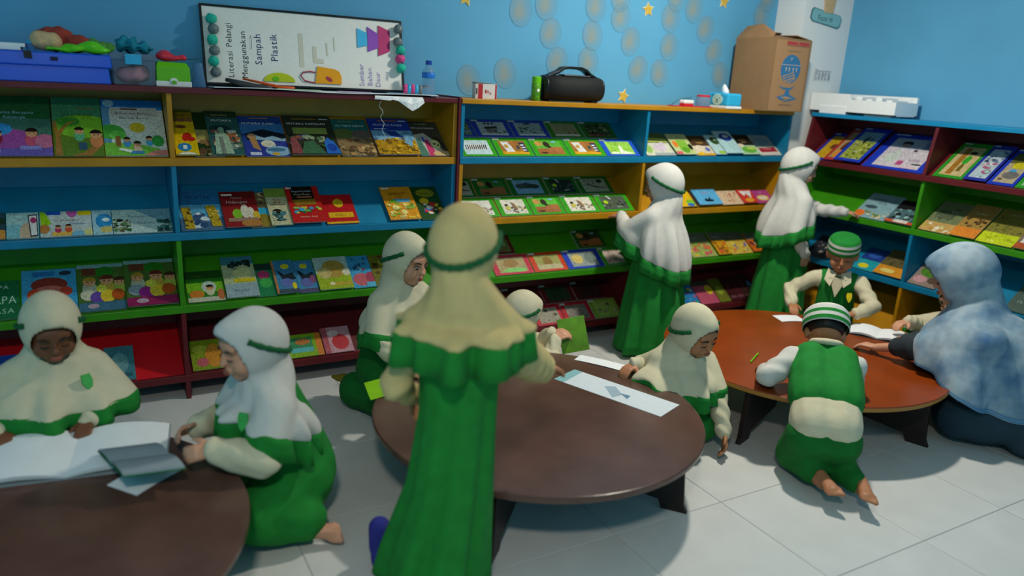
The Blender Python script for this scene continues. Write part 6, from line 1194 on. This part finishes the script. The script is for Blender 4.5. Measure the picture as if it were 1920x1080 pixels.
for sd in (-1, 1): mb.cap(V3(sd * .055, .285, .415), .088, V3(sd * .05, .085, .325), .099); mb.cap(V3(sd * .08, .29, .425), .06, V3(sd * .02, .315, .435), .06)
p.blob('vest', mb, 'green_cloth', sm=3, folds=.004)
MB().tube([V3(.058 * math.sin(t), .345 + .05 * math.cos(t), .482 - .025 * math.cos(t)) for t in [2 * PI * i / 20 for i in range(20)]] + [V3(0, .395, .457)], .014, 8).build('collar', 'cream', p.root, smooth=True)
mb = MB(); mb.cap(V3(-.05, -.02, .20), .096, V3(-.085, .05, .09), .08); mb.cap(V3(.05, -.02, .20), .096, V3(.06, .06, .09), .08); mb.cap(V3(-.085, .05, .085), .078, V3(-.03, -.05, .075), .06); mb.cap(V3(.06, .06, .085), .075, V3(.13, -.085, .075), .048); mb.cap(V3(-.06, -.025, .20), .09, V3(.06, -.025, .20), .09)
p.blob('trousers', mb, 'green_dark')
boy_hair(p.root, p.Hc, p.Rh, 1.0); boy_cap(p.root, p.Hc + p.Rh @ V3(0, -.006, -.012), p.Rh, 1.12, [1, 0, 1, 0, 1, 1, 1, 1], -2)

# --- child half hidden behind the woman
p = Person(2.34, -1.36, 280, 'child in cream sleeves half hidden behind the woman at the orange table', 'skin_light', .95)
N = V3(0, .02, .40); p.head(V3(0, .045, .505), rot3(0, 20), N); p.torso(V3(0, 0, .32), V3(0, -.05, .12))
p.arm(V3(.10, .02, .355), p.L(2.06, -1.25, .385), V3(.7, -.2, -.7), V3(0, .9, -.1), Dn, 1, a=.15, b=.14)
p.arm(V3(-.10, .02, .355), p.L(2.05, -1.36, .34), V3(-.7, -.2, -.7), V3(0, .9, -.1), Dn, -1, a=.15, b=.14)
for sd in (-1, 1): p.leg(V3(sd * .07, -.05, .11), V3(sd * .13, .1, .09), V3(-sd * .02, .16, .05), V3(-sd, .1, 0), V3(0, .2, 1))
p.finish(down=True)
mb = MB(); mb.cap(V3(0, .0, .345), .10, V3(0, -.05, .14), .12); mb.cap(V3(-.06, .0, .36), .06, V3(.06, .0, .36), .06)
for sd in (-1, 1): mb.cap(V3(sd * .05, -.04, .12), .085, V3(sd * .13, .1, .09), .06)
p.blob('dress', mb, 'green_cloth')
hood_cape(p.root, N, p.Hc, p.Rh, push=p.arms, hemf=oval_hem(N, .10, .14, .12, 0, 0, (), .02), cloth='cream', seed=19, k=.95, sh=(.12, .08), rl=.035)

# --- woman seated at the orange table
p = Person(1.97, -1.83, -16, 'woman in pale blue patterned hijab seated on the floor at the orange table', 'skin_light', 1.13)
N = p.L(1.875, -1.665, .612); p.head(p.L(1.835, -1.585, .735), rot3(22, 20), N); p.torso(V3(-.05, .07, .46), V3(0, -.06, .14), .10, .12)
p.arm(V3(-.21, .08, .50), p.L(1.66, -1.36, .33), V3(-.9, -.9, -.5), V3(.1, 1, -.05), Dn, -1, a=.24, b=.25, cuff='sleeve_dark', rs=(.072, .07, .05), curl=22, hk=1.0, bare=.42)
p.arm(V3(.06, .10, .47), V3(.02, .42, .36), V3(.8, -.2, -.6), V3(-.3, 1, -.05), Dn, 1, a=.24, b=.24, cuff='sleeve_dark', rs=(.07, .065, .05), hk=1.0)
p.leg(V3(-.09, -.05, .12), V3(-.18, .12, .12), V3(.16, .20, .08), V3(1, -.3, 0), V3(0, .3, 1), (.085, .065, .04)); p.leg(V3(.09, -.05, .12), V3(.28, .16, .11), V3(.40, -.1, .08), V3(.7, -.6, 0), V3(.3, .5, .6), (.085, .065, .04))
p.finish(.008, down=True)
mb = MB(); mb.cap(V3(-.04, .06, .44), .14, V3(0, -.07, .17), .20); mb.cap(V3(-.08, -.05, .16), .15, V3(-.19, .12, .13), .12); mb.cap(V3(-.17, .12, .12), .11, V3(.16, .18, .1), .10); mb.cap(V3(.09, -.05, .16), .16, V3(.28, .14, .12), .12); mb.cap(V3(.28, .14, .12), .115, V3(.41, -.12, .10), .10)
mb.cap(V3(-.12, -.15, .10), .11, V3(.35, -.22, .09), .10); mb.cap(V3(-.02, -.20, .085), .085, V3(.3, -.25, .07), .075)
p.blob('dress', mb, 'skirt_dark', .013, 6, .01, 34)
hood_cape(p.root, N, p.Hc, p.Rh, push=[p.arms[0], p.arms[2], p.arms[3], (V3(-.04, .06, .44), V3(0, -.07, .17), .15, .205)], hemf=oval_hem(N, .235, .31, .25, .02, -.05, ((R(-95), .6, .03, .0),), .23), cloth='batik', band=None, k=1.13, sh=(.205, .14), ruffle=None, bandon=False, seed=21, drop=.07, folds=.02, trim='batik_trim', hood=(.108, .135, .129))
# ------------------------------------------------------------ books and papers in use on the tables
TB = .2902
def leaf(name, c, ax, ay, m, th=.0016, curl=.0, n=10):
    # a page: corner c, edge vectors ax (across) and ay (along), gently arched
    c, ax, ay = Vector(c), Vector(ax), Vector(ay); nn = ax.cross(ay).normalized(); nn = nn if nn.z > 0 else -nn
    top = [[c + ax * i / n + ay * j / 4 + nn * (curl * math.sin(PI * (i / n)) + th) for i in range(n + 1)] for j in range(5)]
    mb = MB(); V = [p for r_ in top for p in r_] + [p - nn * th for r_ in top for p in r_]; N_ = (n + 1) * 5; fs = []
    for j in range(4):
        for i in range(n):
            a = j * (n + 1) + i; fs.append((a, a + 1, a + n + 2, a + n + 1)); fs.append((N_ + a, N_ + a + n + 1, N_ + a + n + 2, N_ + a + 1))
    for j in range(4):
        for i in (0, n): a = j * (n + 1) + i; fs.append((a, a + n + 1, N_ + a + n + 1, N_ + a))
    for i in range(n):
        for j in (0, 4): a = j * (n + 1) + i; fs.append((a, a + 1, N_ + a + 1, N_ + a))
    mb.add(V, fs); me = mb.mesh(name); bm = bmesh.new(); bm.from_mesh(me); bmesh.ops.recalc_face_normals(bm, faces=bm.faces[:]); bm.to_mesh(me); bm.free(); return me, m
def open_book(name, c, across, along, label, m='paper', spread=(0, 0), curl=.010, cover='grey_paper', lift=0):
    r_ = empty(name, c); tag(r_, label, 'book', 'open books on the tables'); a, b = Vector(across), Vector(along); up = Vector((0, 0, 1))
    me, mm = leaf('cover', -a * 1.02 - b * .01, a * 2.04, b * 1.02, cover, .003, 0); link('cover', me, mm, r_)
    for k, (sg, sp_) in enumerate(((-1, spread[0]), (1, spread[1]))):
        for q in range(3):
            me, mm = leaf('page', Vector((0, 0, .0036 + .0022 * q)), a * sg * (1 - .02 * q) + up * sp_, b, m, .0018, curl * (1 + .25 * q) * 1.0); link('page', me, mm, r_)
    return r_
def rdir(deg, L): return Vector((math.cos(R(deg)) * L, math.sin(R(deg)) * L, 0))
# big open book of the girl behind the left table
ob = open_book('open_book', (-1.80, -1.12, TB), rdir(-8, .27), rdir(82, .30), 'large open white book lying on the left table', spread=(0, 0), curl=.012)
# book held by the girl in profile
hb = open_book('held_book', (-1.52, -1.20, .345), Vector((.03, -.135, .02)), Vector((-.16, .02, .0)), 'thin open picture book held by the girl in profile', 'grey_paper', (.0, .0), .006, 'green_dark')
hb2 = MB(); me, mm = leaf('loose_sheet', (-1.62, -1.30, TB), rdir(38, .17), rdir(128, .12), 'paper', .0012, .003); tag(link('loose_sheet', me, 'paper'), 'loose white sheet under the held book on the left table', 'paper', 'sheets on the tables')
me, mm = leaf('lime_sheet', (-.79, -.93, TB), rdir(8, .20), rdir(80, .17), 'lime_paper', .0012, .004); tag(link('lime_sheet', me, 'lime_paper'), 'lime green sheet on the left rim of the brown table', 'paper', 'sheets on the tables')
# long sheet at the right of the brown table
a = Vector((.065, .045, 0)); bdir = Vector((.19, -.475, 0))
mb = MB(); mb.col = lin('#cdd6dc'); wl, ll = .155, .51
mb.box(0, wl, 0, ll, 0, .0012); ar = Art(mb, wl, ll, .0012); ar.poly([(.1, .45), (.6, .62), (.8, .55), (.45, .42)], '#93aab8'); ar.poly([(.0, .9), (1, .92), (1, 1), (0, 1)], '#7fb0b4'); ar.poly([(.3, .35), (.5, .45), (.55, .36)], '#5a8098')
o = mb.build('long_sheet', 'print_flat', None, loc=(.178, -1.492, TB), rot=(0, 0, R(21.5))); tag(o, 'long white drawing sheet on the right side of the brown table', 'paper', 'sheets on the tables')
me, mm = leaf('small_sheet', (.20, -.86, TB), rdir(-58, .26), rdir(32, .075), 'paper', .0012, .003); tag(link('small_sheet', me, 'paper'), 'narrow white sheet on the brown table near the green book', 'paper', 'sheets on the tables')
# green book held upright by the small girl
gk = empty('green_book', (.345, -.665, .245)); gk.rotation_euler = (R(72), R(-12), R(-24)); tag(gk, 'green picture book held up by the small girl behind the brown table', 'book')
MB().box(-.068, .068, -.005, .165, -.004, .004).build('cover', mat('leaf_green_cover', '#62971c', .5, .35, 10), gk, bevel=.0015); MB().box(-.064, .064, -.002, .16, -.0028, .0028).build('page_block', 'pages', gk)
# orange table
ob = open_book('open_book', (1.885, -1.205, TB), rdir(-62, .15), rdir(28, .19), 'open white book in front of the seated woman on the orange table', spread=(.0, .0), curl=.008, cover='skirt_dark')
me, mm = leaf('reading_sheet', (1.63, -.80, TB), rdir(-20, .15), rdir(70, .11), 'paper', .0012, .003); tag(link('reading_sheet', me, 'paper'), 'small white sheet under the hand of the boy facing us', 'paper', 'sheets on the tables')
bx = empty('brown_book', (1.765, -.955, TB), R(12)); tag(bx, 'thick brown and gold book on the orange table in front of the boy', 'book')
MB().box(-.085, .085, -.06, .06, 0, .004).build('cover', 'brass', bx); MB().box(-.085, .085, -.06, .06, .022, .026).build('cover', 'brass', bx); MB().box(-.083, .082, -.057, .057, .004, .022).build('page_block', 'pages', bx)
o = MB().tube([(.965, -1.20, TB + .004), (1.09, -1.13, TB + .006)], .0038, 6).build('green_pencil', 'pencil_green'); tag(o, 'green pencil on the orange table by the kneeling boy', 'pencil')
bpy.data.scenes.remove(WORK)
